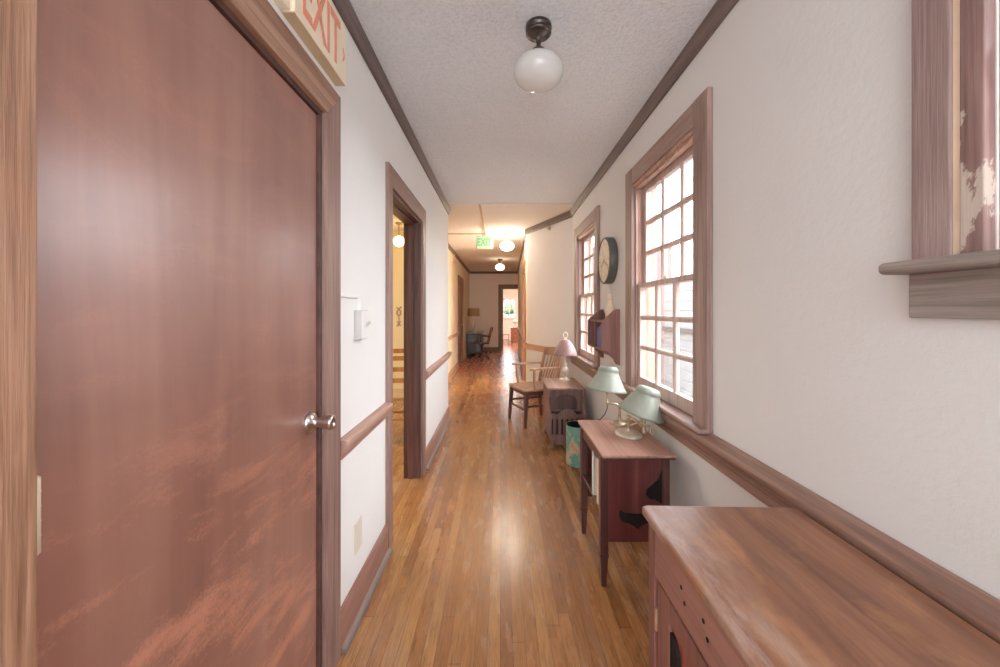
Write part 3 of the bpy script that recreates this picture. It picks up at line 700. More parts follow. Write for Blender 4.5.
# ------------------------------------------------------------------ ceiling lamps
def ceiling_lamp(label, x, y, globe, rod='bronze'):
    t = thing('ceiling_lamp', label, 'ceiling lamp', (x, y, CZ), group='schoolhouse ceiling lamps')
    mb = MB(); mb.lathe([(.0, -.001), (.056, -.001), (.057, -.016), (.052, -.021), (.051, -.025), (.055, -.029), (.055, -.036), (.051, -.041), (.043, -.040), (.036, -.046), (.018, -.054), (.010, -.062), (.009, -.094), (.014, -.10), (.030, -.108), (.040, -.122), (.036, -.126), (0, -.126)], n=36); mb.build('canopy', rod, t)
    pr = [(.034, -.120), (.045, -.126)]
    for k in range(1, 15):
        a = PI * (.16 + .84 * k / 14); pr.append((.108 * math.sin(a), -.200 + .075 * math.cos(a)))
    mb = MB(); mb.lathe(pr, n=40, cap=False); mb.build('glass_globe', globe, t)
    return t
ceiling_lamp('unlit white globe ceiling lamp in the near hallway', .167, 1.69, 'globe_off')
ceiling_lamp('brightly lit globe ceiling lamp beside the green exit sign', .113, 6.3, 'globe_on', 'brass')
ceiling_lamp('faint globe ceiling lamp farthest down the hallway', 0.0, 9.43, 'globe_dim')
t = thing('ceiling_lamp', 'glowing yellow globe lamp seen through the open doorway', 'ceiling lamp', (-1.425, 5.5, CZ))
mb = MB(); mb.lathe([(.05, -.001), (.05, -.02), (.01, -.04), (.01, -.19), (.03, -.2), (.03, -.215)], n=20); mb.build('canopy', 'brass', t)
mb = MB(); mb.lathe([(.075 * math.sin(PI * k / 12) , -.265 + .075 * math.cos(PI * k / 12)) for k in range(1, 12)], n=24); mb.build('glass_globe', 'globe_warm', t)

# ------------------------------------------------------------------ exit signs, raceways, switch, outlet
t = thing('exit_sign', 'cream box exit sign with red letters above the red door', 'exit sign', (XL, 1.312, 2.19))
mb = MB(); mb.box(0, -.19, 0, .04, .185, .225, .004); mb.build('housing', 'cream_plastic', t)
mb = MB(); mb.box(.0005, -.188, -.002, .038, .183, .0005); mb.build('bottom_plate', 'tan_plastic', t)
RX = Matrix(((0, 0, 1, 0), (1, 0, 0, 0), (0, 1, 0, 0), (0, 0, 0, 1)))     # text x->+y, y->+z, normal->+x
text_part('EXIT', .245, .0012, 'red_letters', t, Matrix.Translation((.0408, -.012, .105)) @ RX @ Matrix.Diagonal((.56, 1, 1, 1)), bold=.003)
mb = MB(); mb.add([(.0412, .148, .075), (.0412, .158, .075), (.0412, .172, .10), (.0412, .158, .125), (.0412, .148, .125), (.0412, .160, .10)], [(0, 1, 2, 5), (5, 2, 3, 4)]); mb.build('chevron', 'red_letters', t)
mb = MB(); mb.box(0, -.30, .0, .03, -.192, .10, .004); mb.build('junction_box', 'cream_plastic', t)
t = thing('exit_sign', 'pale green exit sign hanging from the far ceiling', 'exit sign', (-.253, 6.34, CZ))
mb = MB(); mb.box(-.137, -.02, -.245, .137, .02, -.03, .004); mb.box(-.04, -.015, -.03, .04, .015, -.001); mb.build('housing', 'beige_plastic', t)
mb = MB(); mb.box(-.122, -.0225, -.232, .122, -.0195, -.043); mb.build('face_plate', 'green_face', t)
TX = Matrix(((1, 0, 0, 0), (0, 0, -1, 0), (0, 1, 0, 0), (0, 0, 0, 1)))
text_part('EXIT', .17, .001, 'green_letters', t, Matrix.Translation((0, -.0232, -.138)) @ TX @ Matrix.Diagonal((.68, 1, 1, 1)), bold=.006)
mb = MB(); mb.box(-.25, 4.54, CZ - .014, -.225, 6.30, CZ - .001, .002); mb.box(XB, 6.275, CZ - .014, -.25, 6.30, CZ - .001, .002)
tag(mb.build('ceiling_raceway', 'tan_plastic'), 'thin cream cable raceway on the ceiling leading to the green sign', 'raceway')
mb = MB(); mb.box(-.25, 4.515, CZ - .008, XR - .035, 4.54, CZ - .001, .002)
struct(mb.build(tname(), 'beige_plastic'), 'thin cream batten across the ceiling joint', 'trim')

t = thing('light_switch', 'surface mounted white light switch box right of the red door', 'light switch', (XL, 1.735, 1.265))
mb = MB(); mb.box(0, -.047, -.064, .03, .047, .064, .003); mb.build('box', 'grey_plastic', t)
mb = MB(); mb.box(.03, -.044, -.061, .035, .044, .061, .002); mb.build('plate', 'white_plastic', t)
mb = MB(); mb.bar((.034, 0, -.006), (.052, 0, .012), .008, .012, side=(0, 1, 0)); mb.build('toggle', 'grey_plastic', t)
mb = MB(); mb.box(0, -.016, .064, .016, .004, .128, .002); mb.box(0, -.228, .116, .014, -.016, .128, .002); mb.build('raceway', 'white_plastic', t)
t = thing('wall_outlet', 'beige outlet cover plate low on the left wall', 'outlet', (XL, 1.725, .335))
mb = MB(); mb.box(0, -.042, -.066, .006, .042, .066, .002); mb.build('plate', 'beige_plastic', t)
for z in (-.04, .04):
    mb = MB(); mb.lathe([(.004, 0), (.003, .0015), (0, .002)], n=12, T=Matrix.Translation((.006, 0, z)) @ Matrix.Rotation(PI / 2, 4, 'Y')); mb.build('screw', 'beige_plastic', t)

# ------------------------------------------------------------------ sideboard in the foreground
o = Vector((.625, .60, 0))
t = thing('sideboard', 'long worn wooden sideboard in the right foreground', 'sideboard', o)
mb = MB(o); mb.prism([(.4035, .08), (.838, .08), (.838, 1.105), (.42, 1.118), (.4035, 1.112)], 'xy', .748, .772, .006, seg=3); mb.build('top', 'top_worn', t)
for x in (.44, .81):
    for y in (.12, 1.085):
        mb = MB(o); mb.box(x - .02, y - .02, 0, x + .02, y + .02, .748, .003); mb.build('leg', 'cab_z', t)
mb = MB(o); mb.box(.436, 1.075, .10, .82, 1.095, .748); mb.box(.436, .11, .10, .82, .13, .748); mb.box(.81, .13, .10, .825, 1.075, .748); mb.box(.44, .13, .10, .81, 1.075, .12); mb.box(.43, .14, .598, .81, 1.065, .606); mb.build('carcass', 'cab_z', t)
mb = MB(o); mb.box(.421, .145, .610, .44, 1.062, .735, .003); dr = mb.build('drawer', 'cab_y', t)
for y in (.799, .897):
    for dz in (-.014, .012): mb = MB(o); mb.lathe([(.005, 0), (.005, .001)], n=10, T=Matrix.Translation((.4205, y + dz * .6, .675 + dz)) @ Matrix.Rotation(-PI / 2, 4, 'Y')); mb.build('screw_hole', 'black', dr)
for y0, y1, hy in ((.62, 1.058, .975), (.15, .60, .26)):
    mb = MB(o); fr = .075
    mb.box(.426, y0, .125, .446, y0 + fr, .595, .003); mb.box(.426, y1 - fr, .125, .446, y1, .595, .003); mb.box(.426, y0 + fr, .54, .446, y1 - fr, .595, .003); mb.box(.426, y0 + fr, .125, .446, y1 - fr, .19, .003)
    dd = mb.build('door', 'cab_z', t)
    mb = MB(o); mb.box(.436, y0 + fr - .005, .185, .444, y1 - fr + .005, .545); mb.build('panel', 'cab_red', dd)
    pts = [(hy - .036, .36)] + [(hy - .036 * math.cos(a), .475 + .045 * math.sin(a)) for a in [PI * k / 10 for k in range(11)]] + [(hy + .036, .36)]
    mb = MB(o); mb.prism(pts, 'yz', .428, .437, .002); mb.build('pull_plate', 'black', dd)
    mb = MB(o); mb.box(.421, y1 - .004, .46, .43, y1 + .006, .52, .002); mb.build('hinge', 'brass', dd)

# ------------------------------------------------------------------ small table with end panels
o = Vector((.65, 2.1, 0))
t = thing('side_table', 'low mahogany side table holding two green lamps', 'table', o)
mb = MB(o); mb.box(.480, 1.822, .636, .826, 2.415, .650, .005, seg=3); mb.build('tabletop', 'tab_top', t)
mb = MB(o); mb.box(.484, 1.824, .628, .822, 2.412, .6362, .002); mb.build('edge_band', 'tab_dark', t)
for x in (.50, .795):
    for y in (1.886, 2.326):
        mb = MB(o); mb.box(x - .019, y - .019, .16, x + .019, y + .019, .628, .002)
        mb.box(x - .022, y - .022, .145, x + .022, y + .022, .162, .004)
        mb.bar((x, y, .145), (x, y, 0), .036, .036, .022, .022)
        mb.build('leg', 'tab_dark', t)
for y in (1.872, 2.33):
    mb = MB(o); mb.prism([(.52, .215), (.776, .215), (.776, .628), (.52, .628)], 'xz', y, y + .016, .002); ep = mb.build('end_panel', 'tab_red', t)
    if y < 2:
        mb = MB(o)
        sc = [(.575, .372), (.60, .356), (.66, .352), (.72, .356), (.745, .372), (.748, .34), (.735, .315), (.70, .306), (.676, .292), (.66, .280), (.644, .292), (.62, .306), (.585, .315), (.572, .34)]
        mb.prism(sc, 'xz', y - .003, y + .001, .0008); mb.build('scalloped_patch', 'black', ep, label='black scalloped patch')  # thin flat black shape low on the end panel
        mb = MB(o); mb.prism([(.776, .40), (.776, .56), (.762, .52), (.735, .495), (.705, .47), (.70, .445), (.715, .425), (.745, .42)], 'xz', y - .004, y + .001, .001); mb.build('side_patch', 'black', ep)  # thin black curved shape laid over the panel by the right leg
mb = MB(o); mb.box(.492, 1.90, .575, .506, 2.31, .626); mb.build('apron', 'tab_dark', t)
mb = MB(o); mb.box(.79, 1.90, .575, .804, 2.31, .626); mb.build('apron', 'tab_dark', t)
mb = MB(o); mb.box(.488, 1.888, .345, .795, 2.328, .357, .002); mb.build('shelf', 'tab_dark', t)

def book(label, x, y0, y1, z, h, mat, d=.2, name='book', group=None):
    o = Vector((x, (y0 + y1) / 2, z)); t = thing(name, label, 'book', o, group=group)
    mb = MB(o); mb.box(x, y0, z, x + d, y0 + .003, z + h); mb.box(x, y1 - .003, z, x + d, y1, z + h); mb.prism([(x, y0), (x + .004, y0), (x + .004, y1), (x, y1), (x - .003, (y0 + y1) / 2)], 'xy', z, z + h); mb.build('cover', mat, t)
    mb = MB(o); mb.box(x + .004, y0 + .003, z + .004, x + d - .004, y1 - .003, z + h - .004); mb.build('pages', 'white_plastic', t)
book('white covered book standing on the side table shelf', .492, 2.05, 2.085, .357, .225, 'paper_white')
book('cream covered book on the side table shelf nearest the camera', .492, 1.945, 1.985, .357, .225, 'paper_cream')

# ------------------------------------------------------------------ green lamps
def shade_mesh(T, mats, t, r0=.122, r1=.058, h=.13):
    mb = MB(); mb.lathe([(r0 - .003, -.006), (r0, 0), (r0 - .003, .006), (r0 - .012, .02), (r1 + .012, h - .03), (r1 + .004, h - .012), (r1 + .008, h - .006), (r1 + .004, h), (r1 - .004, h + .012), (r1 - .008, h + .014)], n=40, T=T, cap=False)
    s = mb.build('lamp_shade', mats[0], t)
    mb = MB(); mb.lathe([(r0 - .006, -.004), (r0 - .016, .02), (r1 + .006, h - .03), (r1 - .012, h + .008)], n=40, T=T, cap=False); mb.build('lining', mats[1], s)
    mb = MB(); mb.lathe([(r0 + .0015, -.004), (r0 + .003, 0), (r0 + .0015, .005)], n=40, T=T, cap=False); mb.lathe([(r1 + .009, h - .016), (r1 + .011, h - .008), (r1 + .006, h + .003)], n=40, T=T, cap=False)
    mb.lathe([(.0, .0), (r1 - .006, .0)], n=20, T=T @ Matrix.Translation((0, 0, h + .012)), cap=False)
    mb.build('rim_trim', mats[2], s)
TZ = .650
# near lamp
o = Vector((.70, 2.125, TZ)); t = thing('desk_lamp', 'nearer green shaded swing-arm lamp on the side table, shade tilted', 'table lamp', o, group='green table lamps')
mb = MB(); mb.lathe([(.066, 0), (.068, .006), (.062, .011), (.045, .014), (.02, .018), (.012, .022)], n=32, T=Matrix.Rotation(.25, 4, 'Z') @ Matrix.Diagonal((.98, 1.25, 1.15, 1))); mb.build('base', 'ivory', t)
mb = MB(); mb.lathe([(.016, .018), (.011, .03), (.009, .04), (.009, .085), (.014, .09), (.014, .10), (.006, .106)], n=16)
mb.tube([(0, 0, .094), (.03, -.012, .085), (.07, -.01, .055), (.082, -.005, .05)], .0065, 10); mb.lathe([(.011, -.03), (.014, -.02), (.010, -.008), (.010, .05), (.01, .06), (.013, .075), (.013, .11)], (.082, -.005, .04), 16)
mb.tube([(.0, 0, .05), (.03, .0, .06), (.06, -.004, .075), (.08, -.005, .09)], .0055, 8)
mb.build('swing_arm', 'brass', t)
mb = MB(); mb.tube([(.085, -.005, .045), (.112, -.008, .05), (.116, -.008, .022), (.116, -.008, .012)], [.006, .007, .010, .010], 10); mb.build('switch_key', 'brass', t)
shade_mesh(Matrix.Translation((.065, -.01, .123)) @ Matrix.Rotation(math.radians(17), 4, 'Y') @ Matrix.Rotation(math.radians(3), 4, 'X'), ('sage', 'shade_in', 'sage_dark'), t)
# far lamp
o = Vector((.715, 2.335, TZ)); t = thing('desk_lamp', 'farther green shaded swing-arm lamp on the side table, shade higher', 'table lamp', o, group='green table lamps')
mb = MB(); mb.lathe([(.055, 0), (.057, .006), (.05, .012), (.03, .016), (.012, .022)], n=32); mb.build('base', 'brass', t)
mb = MB(); mb.lathe([(.014, .018), (.009, .03), (.008, .09), (.010, .095), (.011, .105), (.006, .112)], n=16)
mb.tube([(0, 0, .10), (-.02, 0, .118), (-.05, 0, .12), (-.07, 0, .125)], .0065, 10); mb.lathe([(.006, -.012), (.010, -.006), (.011, .006), (.006, .014), (.006, .05), (.011, .06), (.013, .075), (.013, .14)], (-.073, 0, .125), 16)
mb.build('swing_arm', 'brass', t)
mb = MB(); mb.tube([(-.073, 0, .125), (-.07, .01, .09), (-.082, .02, .05), (-.105, .05, .008), (-.112, .075, .004)], .0025, 8); mb.build('cord', 'black', t)
shade_mesh(Matrix.Translation((-.078, 0, .205)) @ Matrix.Rotation(math.radians(7), 4, 'Y') @ Matrix.Rotation(math.radians(-3), 4, 'X'), ('sage', 'shade_in', 'sage_dark'), t, .115, .05, .125)

# ------------------------------------------------------------------ waste bin
t = thing('waste_bin', 'teal and cream printed tin waste bin behind the side table', 'waste bin', (.69, 3.39, 0))
mb = MB(); mb.lathe([(.112, 0), (.115, .004), (.115, .331), (.117, .335), (.114, .337)], n=40, cap=False); mb.lathe([(0, .003), (.112, .003)], n=40, cap=False); mb.build('bin_body', 'tin', t)
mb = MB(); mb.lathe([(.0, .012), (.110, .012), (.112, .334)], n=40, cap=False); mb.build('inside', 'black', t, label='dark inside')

# ------------------------------------------------------------------ walnut stand with magazine rack
o = Vector((.64, 4.0, 0)); t = thing('magazine_stand', 'dark walnut stand with carved slatted magazine rack at its end', 'stand', o)
mb = MB(o); mb.box(.455, 3.715, .566, .815, 4.28, .586, .006, seg=3); mb.build('tabletop', 'tel_top', t)
mb = MB(o); mb.box(.49, 3.80, .10, .795, 3.815, .566); mb.box(.49, 4.235, .10, .795, 4.25, .566); mb.box(.785, 3.815, .10, .80, 4.235, .566); mb.box(.49, 3.815, .11, .785, 4.235, .125); mb.build('body', 'tel', t)
mb = MB(o); mb.box(.4905, 3.792, .105, .7895, 3.799, .345); mb.build('slot_shade', 'tel_shade', t)  # dark sheet behind the slats, paints the shade of the rack slots
prof = [(3.70, .10), (4.25, .10), (4.25, .566), (3.74, .566), (3.735, .50), (3.765, .46), (3.77, .42), (3.735, .37), (3.70, .34)]
for x0, x1 in ((.472, .490), (.79, .808)):
    mb = MB(o); mb.prism(prof, 'yz', x0, x1, .003); mb.build('side_panel', 'tel', t)
arch = [(.49 + .30 * k / 16, .335 + .055 * math.sin(PI * max(0, min(1, (k - 3) / 10))) ** 1.0 + (.012 if k in (1, 15) else 0)) for k in range(17)]
mb = MB(o); mb.prism([(.49, .295)] + arch + [(.79, .295)], 'xz', 3.70, 3.716, .002); mb.box(.49, 3.70, .10, .79, 3.716, .145, .002)
for k in range(6): c = .49 + .03 + k * .048; mb.box(c - .014, 3.702, .14, c + .014, 3.714, .30, .002)
mb.build('magazine_rack', 'tel', t)
mb = MB(o); mb.prism([(.525, .36), (.525, .45), (.55, .48), (.58, .50), (.64, .515), (.70, .50), (.73, .48), (.755, .45), (.755, .36)], 'xz', 3.794, 3.80, .002); mb.build('carved_panel', 'carve', t)
for x in (.50, .78):
    for y in (3.725, 4.2):
        mb = MB(o); mb.lathe([(.014, .0), (.026, .012), (.028, .035), (.015, .055), (.019, .08), (.030, .095), (.030, .105)], (x, y, 0), 16); mb.build('foot', 'tel', t)
mb = MB(o); mb.box(.52, 3.717, .045, .76, 3.733, .10, .003); mb.build('stretcher', 'tel', t)

# lamp with mauve shade
t = thing('table_lamp', 'table lamp with pinkish mauve bell shade on the walnut stand', 'table lamp', (.692, 4.13, .586))
mb = MB(); mb.lathe([(.065, 0), (.066, .006), (.055, .014), (.035, .02), (.022, .03), (.014, .045), (.02, .06), (.034, .085), (.036, .11), (.024, .14), (.014, .155), (.02, .165), (.012, .175), (.009, .20), (.009, .27)], n=28); mb.build('base', 'ivory', t)
mb = MB(); mb.lathe([(.122, .265), (.124, .27), (.118, .29), (.105, .33), (.085, .37), (.062, .405), (.045, .425), (.02, .435)], n=36, cap=False); mb.build('lamp_shade', 'mauve', t)
mb = MB(); mb.lathe([(.022, .433), (.008, .442), (.006, .45)], n=14)
mb.tube([(.022 * math.cos(a), 0, .475 + .028 * math.sin(a)) for a in [2 * PI * k / 20 - PI / 2 for k in range(21)]], .005, 8); mb.build('finial', 'clear', t)

# ------------------------------------------------------------------ armchair
def slat_chair(t, arms=True, m='chair', ml='chair_leg'):
    """front is +x, seat 0.43 high"""
    W = .22
    poly = []
    pts = [(.23, -.20), (.24, -.10), (.245, 0), (.24, .10), (.23, .20), (.20, .235), (0, .235), (-.2, .205), (-.215, .18), (-.215, -.18), (-.2, -.205), (0, -.235), (.20, -.235)]
    mb = MB(); mb.prism(pts, 'xy', .408, .436, .008, seg=3); mb.build('seat', m, t)
    mb = MB(); mb.box(.17, -.20, .36, .19, .20, .408); mb.box(-.18, -.20, .36, -.16, .20, .408); mb.box(-.16, -.20, .36, .17, -.185, .408); mb.box(-.16, .185, .36, .17, .20, .408); mb.build('apron', ml, t)
    for y in (-W + .015, W - .015):
        s = 1 if y > 0 else -1
        mb = MB(); mb.bar((.185, y, .408), (.21, y + s * .015, 0), .042, .042, .028, .028, (0, 1, 0)); mb.build('leg', ml, t)
        mb = MB(); mb.bar((-.185, y, .408), (-.225, y + s * .012, 0), .04, .036, .03, .028, (0, 1, 0)); mb.build('leg', ml, t)
        mb = MB(); mb.bar((-.19, y, .41), (-.275, y, .84), .034, .03, .03, .024, (0, 1, 0)); mb.build('back_post', m, t)
    mb = MB(); mb.bar((.2, -W + .01, .20), (.2, W - .01, .20), .016, .022, side=(1, 0, 0)); mb.bar((-.205, -W + .01, .24), (-.205, W - .01, .24), .016, .022, side=(1, 0, 0))
    for y in (-W + .01, W - .01): mb.bar((.195, y, .24), (-.205, y, .24), .016, .022, side=(0, 1, 0))
    mb.build('stretcher', ml, t)
    # crest rail, curved in plan
    mb = MB(); n = 12; vs = []
    for k in range(n + 1):
        y = -.235 + .47 * k / n; c = 1 - (y / .235) ** 2; xb = -.275 - .045 * c
        top = .855 + .02 * c
        for dx, z in ((-.011, .765), (.011, .765), (.004, top), (-.018, top)): vs.append((xb + dx + (-.0), y, z))
    fs = []
    for k in range(n):
        for i in range(4): j = (i + 1) % 4; fs.append((k * 4 + i, k * 4 + j, k * 4 + 4 + j, k * 4 + 4 + i))
    fs += [(3, 2, 1, 0), (n * 4, n * 4 + 1, n * 4 + 2, n * 4 + 3)]
    mb.add(vs, [f[::-1] for f in fs]); mb.build('crest_rail', m, t)
    mb = MB(); mb.bar((-.205, -.19, .475), (-.205, .19, .475), .02, .035, side=(1, 0, 0)); mb.build('lower_rail', m, t)
    for k in range(6):
        y = -.15 + .06 * k; c = 1 - (y / .235) ** 2
        mb = MB(); mb.bar((-.207, y * .95, .48), (-.272 - .045 * c, y, .775), .03, .010, side=(0, 1, 0)); mb.build('back_slat', m, t)
    if arms:
        for s in (-1, 1):
            mb = MB(); pl = [(-.262, .215 * s), (-.10, .245 * s), (.06, .262 * s), (.13, .275 * s), (.165, .262 * s), (.165, .235 * s), (.12, .215 * s), (.0, .212 * s), (-.16, .20 * s), (-.26, .19 * s)]
            mb.prism(pl, 'xy', .652, .676, .006, seg=2); mb.build('armrest', m, t)
            mb = MB(); mb.tube([(.09, .225 * s, .43), (.10, .232 * s, .50), (.105, .238 * s, .56), (.105, .24 * s, .652)], [.016, .013, .017, .014], 12); mb.build('arm_post', m, t)
t = thing('armchair', 'oak slat back armchair facing left beside the walnut stand', 'chair', (.393, 4.645, 0), math.atan2(-.375, -.927))
slat_chair(t)

# ------------------------------------------------------------------ clock and wall box
t = thing('wall_clock', 'round dark rimmed clock with parchment face on the right wall', 'clock', (XR, 3.13, 1.725))
CT = Matrix.Rotation(-PI / 2, 4, 'Y')
mb = MB(); mb.lathe([(.182, 0), (.187, .01), (.187, .055), (.183, .064), (.176, .068), (.172, .066), (.170, .060)], n=56, T=CT, cap=False); mb.lathe([(0, .001), (.185, .001)], n=56, T=CT, cap=False); mb.build('rim', 'clock_rim', t)
mb = MB(); mb.lathe([(.171, .060), (.0, .061)], n=56, T=CT, cap=False); fc = mb.build('face', 'clock_face', t)
for k in range(12):
    mb = MB(); R = CT @ Matrix.Rotation(2 * PI * k / 12, 4, 'Z'); l = .03 if k % 3 == 0 else .02
    mb.box(.148 - l, -.004, .061, .148, .004, .0622, T=R); mb.build('hour_mark', 'clock_mark', fc)
for a, l, w in ((2.1, .085, .007), (-2.0, .125, .005)):
    mb = MB(); mb.box(-.02, -w, .063, l, w, .065, T=CT @ Matrix.Rotation(a, 4, 'Z')); mb.build('clock_hand', 'clock_mark', fc)
mb = MB(); mb.tube([(-.02, 0, -.185), (-.022, .005, -.22), (-.018, -.005, -.25), (-.022, .004, -.29), (-.02, -.02, -.38), (-.02, -.03, -.47)], .006, 8); mb.build('cord', 'cord', t)

o = Vector((XR, 3.145, .91)); t = thing('wall_box', 'plum wooden open front letter box on the wall below the clock', 'wall shelf', o)
Y0, Y1 = 2.91, 3.38
xb, xf = XR, .758
pr = [(xb, .915), (xb - .03, .925), (xb - .05, .965), (xb - .075, .985), (xb - .09, 1.02), (xf + .012, 1.02), (xf, 1.035), (xf, 1.245), (xf + .012, 1.255), (xb - .05, 1.325), (xb - .02, 1.335), (xb, 1.335)]
for y in (Y0, Y1 - .014):
    mb = MB(o); mb.prism(pr, 'xz', y, y + .014, .002); mb.build('side_panel', 'box_wood', t)
mb = MB(o); mb.box(xb - .012, Y0 + .014, .96, xb, Y1 - .014, 1.31); mb.build('back_panel', 'box_wood', t)
mb = MB(o); mb.box(xf + .004, Y0 + .014, 1.025, xb - .012, Y1 - .014, 1.037); mb.build('shelf', 'box_wood', t)
mb = MB(o); mb.box(xf + .004, Y0 + .014, 1.236, xb - .012, Y1 - .014, 1.248); mb.build('top_board', 'box_wood', t)
mb = MB(o); mb.box(xf + .006, 3.14, 1.037, xb - .012, 3.15, 1.236); mb.build('divider', 'box_wood', t)
def wbook(label, y0, y1, h, mat):
    book(label, xf + .006, y0, y1, 1.037, h, mat, .10, group='books in the wall box')
wbook('tall dark blue book in the wall box nearest the camera', 2.927, 2.975, .185, 'blue_book')
wbook('middle blue book in the wall box', 2.977, 3.022, .165, 'blue_book')
wbook('shorter blue book in the wall box beside the divider', 3.024, 3.064, .15, 'blue_book')
t = thing('vase', 'cream narrow necked vase on top of the wall box', 'vase', (.852, 3.02, 1.248))
mb = MB(); mb.lathe([(.026, 0), (.032, .008), (.037, .04), (.035, .08), (.024, .12), (.017, .15), (.016, .17), (.025, .205), (.022, .208), (.013, .17)], n=24, cap=False); mb.lathe([(0, .001), (.028, .001)], n=24, cap=False); mb.build('vase_body', 'caulk', t)
mb = MB(); mb.lathe([(.0145, .160), (.0185, .165), (.0145, .17)], n=24, cap=False); mb.build('neck_band', 'tan_plastic', t)

# ------------------------------------------------------------------ small things on the far walls
v = (D1 - D0).normalized(); p = D0.lerp(D1, .434)
mb = MB(); mb.box(-.012, 0, -.03, .012, .03, .03, .003); mb.tube([(0, .03, .0), (0, .05, -.01), (0, .052, .012)], .005, 8)
ok = mb.build('wall_hook', 'tan_plastic'); ok.location = (p.x, p.y, CZ - .12); ok.rotation_euler = (0, 0, math.atan2(v.y, v.x)); tag(ok, 'small tan hook block high on the angled wall', 'hook')
t = thing('door_chime', 'small tan chime box high on the far left wall', 'chime', (XB, 8.1, 2.40))
mb = MB(); mb.box(0, -.06, -.085, .04, .06, .085, .005); mb.build('box', 'tan_plastic', t)
mb = MB()
for k in range(4): mb.box(.04, -.04, -.05 + .03 * k, .043, .04, -.04 + .03 * k)
mb.build('grille', 'clock_mark', t)

# ------------------------------------------------------------------ far end of the hallway
o = Vector((-.73, 11.7, 0)); t = thing('writing_desk', 'dark grey desk against the left wall at the far end', 'desk', o)
mb = MB(o); mb.box(-.965, 11.15, .655, -.49, 12.25, .685, .004); mb.build('desktop', 'desk_top', t)
for y0, y1 in ((11.18, 11.55), (11.85, 12.22)):
    mb = MB(o); mb.box(-.955, y0, .08, -.53, y1, .655, .004); pd = mb.build('pedestal', 'desk_dark', t)
    for k in range(3):
        mb = MB(o); mb.box(-.53, y0 + .02, .11 + .18 * k, -.515, y1 - .02, .27 + .18 * k, .003); df = mb.build('drawer', 'desk_grey', pd)
        mb.v.clear()
    for x in (-.93, -.56):
        for ya in (y0 + .02, y1 - .06): mb = MB(o); mb.box(x - .02, ya, 0, x + .02, ya + .04, .08); mb.build('foot', 'desk_dark', pd)
mb = MB(o); mb.box(-.92, 11.172, .42, -.57, 11.18, .62, .002); mb.box(-.68, 11.172, .14, -.57, 11.18, .40, .002); mb.build('end_panel', 'desk_grey', t)
t = thing('table_lamp', 'lamp with tan drum shade standing on the far dark desk', 'table lamp', (-.775, 11.5, .685))
mb = MB(); mb.lathe([(.07, 0), (.07, .012), (.03, .025), (.012, .04), (.012, .08), (.025, .12), (.03, .18), (.018, .24), (.008, .27), (.008, .50)], n=20); mb.build('base', 'brass', t)
mb = MB(); mb.lathe([(.178, .465), (.168, .70)], n=32, cap=False); mb.build('lamp_shade', 'tan_shade', t)
# swivel chair
t = thing('swivel_chair', 'brown wooden swivel chair at the far dark desk', 'chair', (-.50, 10.78, 0), PI + .15)
mb = MB(); mb.prism([(.2, -.18), (.215, 0), (.2, .18), (-.18, .2), (-.2, 0), (-.18, -.2)], 'xy', .40, .43, .006); mb.build('seat', 'chair_leg', t)
mb = MB(); mb.lathe([(.03, .10), (.022, .14), (.022, .33), (.06, .37), (.09, .40)], n=16); mb.build('pedestal', 'desk_dark', t)
for k in range(4):
    a = PI / 4 + PI / 2 * k; c, s_ = math.cos(a), math.sin(a)
    mb = MB(); mb.bar((0, 0, .13), (.23 * c, .23 * s_, .055), .04, .035, .03, .025, (-s_, c, 0)); lg = mb.build('leg', 'chair_leg', t)
    mb = MB(); mb.lathe([(.022, -.012), (.025, 0), (.022, .012)], n=14, T=Matrix.Translation((.23 * c, .23 * s_, .025)) @ Matrix.Rotation(PI / 2, 4, 'X')); mb.build('caster', 'desk_dark', lg)
for s_ in (-1, 1):
    mb = MB(); mb.bar((-.17, .16 * s_, .43), (-.27, .16 * s_, .84), .03, .025, side=(0, 1, 0)); mb.build('back_post', 'red_wood', t)
    mb = MB(); mb.tube([(-.21, .19 * s_, .60), (.0, .215 * s_, .62), (.12, .21 * s_, .615), (.12, .2 * s_, .42)], .014, 8); mb.build('armrest', 'chair_leg', t)
mb = MB(); mb.bar((-.26, 0, .74), (-.28, 0, .86), .40, .022, side=(0, 1, 0)); mb.build('crest_rail', 'red_wood', t)
for k in range(5):
    y = -.11 + .055 * k; mb = MB(); mb.bar((-.185, y, .44), (-.262, y, .76), .04, .012, side=(0, 1, 0)); mb.build('back_slat', 'red_wood', t)

# far room furniture
o = Vector((.72, 15.2, 0)); t = thing('chest_of_drawers', 'red wood chest of drawers in the bright far room', 'dresser', o)
mb = MB(o); mb.box(.42, 14.9, .06, 1.05, 15.4, .63, .004); mb.build('carcass', 'red_wood', t)
mb = MB(o); mb.box(.40, 14.88, .63, 1.07, 15.42, .66, .005); mb.build('top', 'red_wood', t)
for k in range(3):
    mb = MB(o); mb.box(.45, 14.885, .09 + .18 * k, 1.02, 14.9, .25 + .18 * k, .003); dr = mb.build('drawer', 'red_wood', t)
    for x in (.58, .89):
        mb = MB(o); mb.lathe([(.008, 0), (.008, .01), (.016, .02), (0, .026)], n=12, T=Matrix.Translation((x, 14.885, .17 + .18 * k)) @ Matrix.Rotation(PI / 2, 4, 'X')); mb.build('knob', 'brass', dr)
for x in (.46, 1.01):
    for y in (14.94, 15.36):
        mb = MB(o); mb.box(x - .025, y - .025, 0, x + .025, y + .025, .06); mb.build('foot', 'red_wood', t)
o = Vector((.25, 15.3, 0)); t = thing('step_stool', 'low dark wooden step stool beside the far chest of drawers', 'stool', o)
mb = MB(o); mb.box(.10, 15.1, .36, .36, 15.4, .385, .004); mb.build('upper_step', 'red_wood', t)
mb = MB(o); mb.box(.10, 14.95, .17, .36, 15.15, .195, .004); mb.build('lower_step', 'red_wood', t)
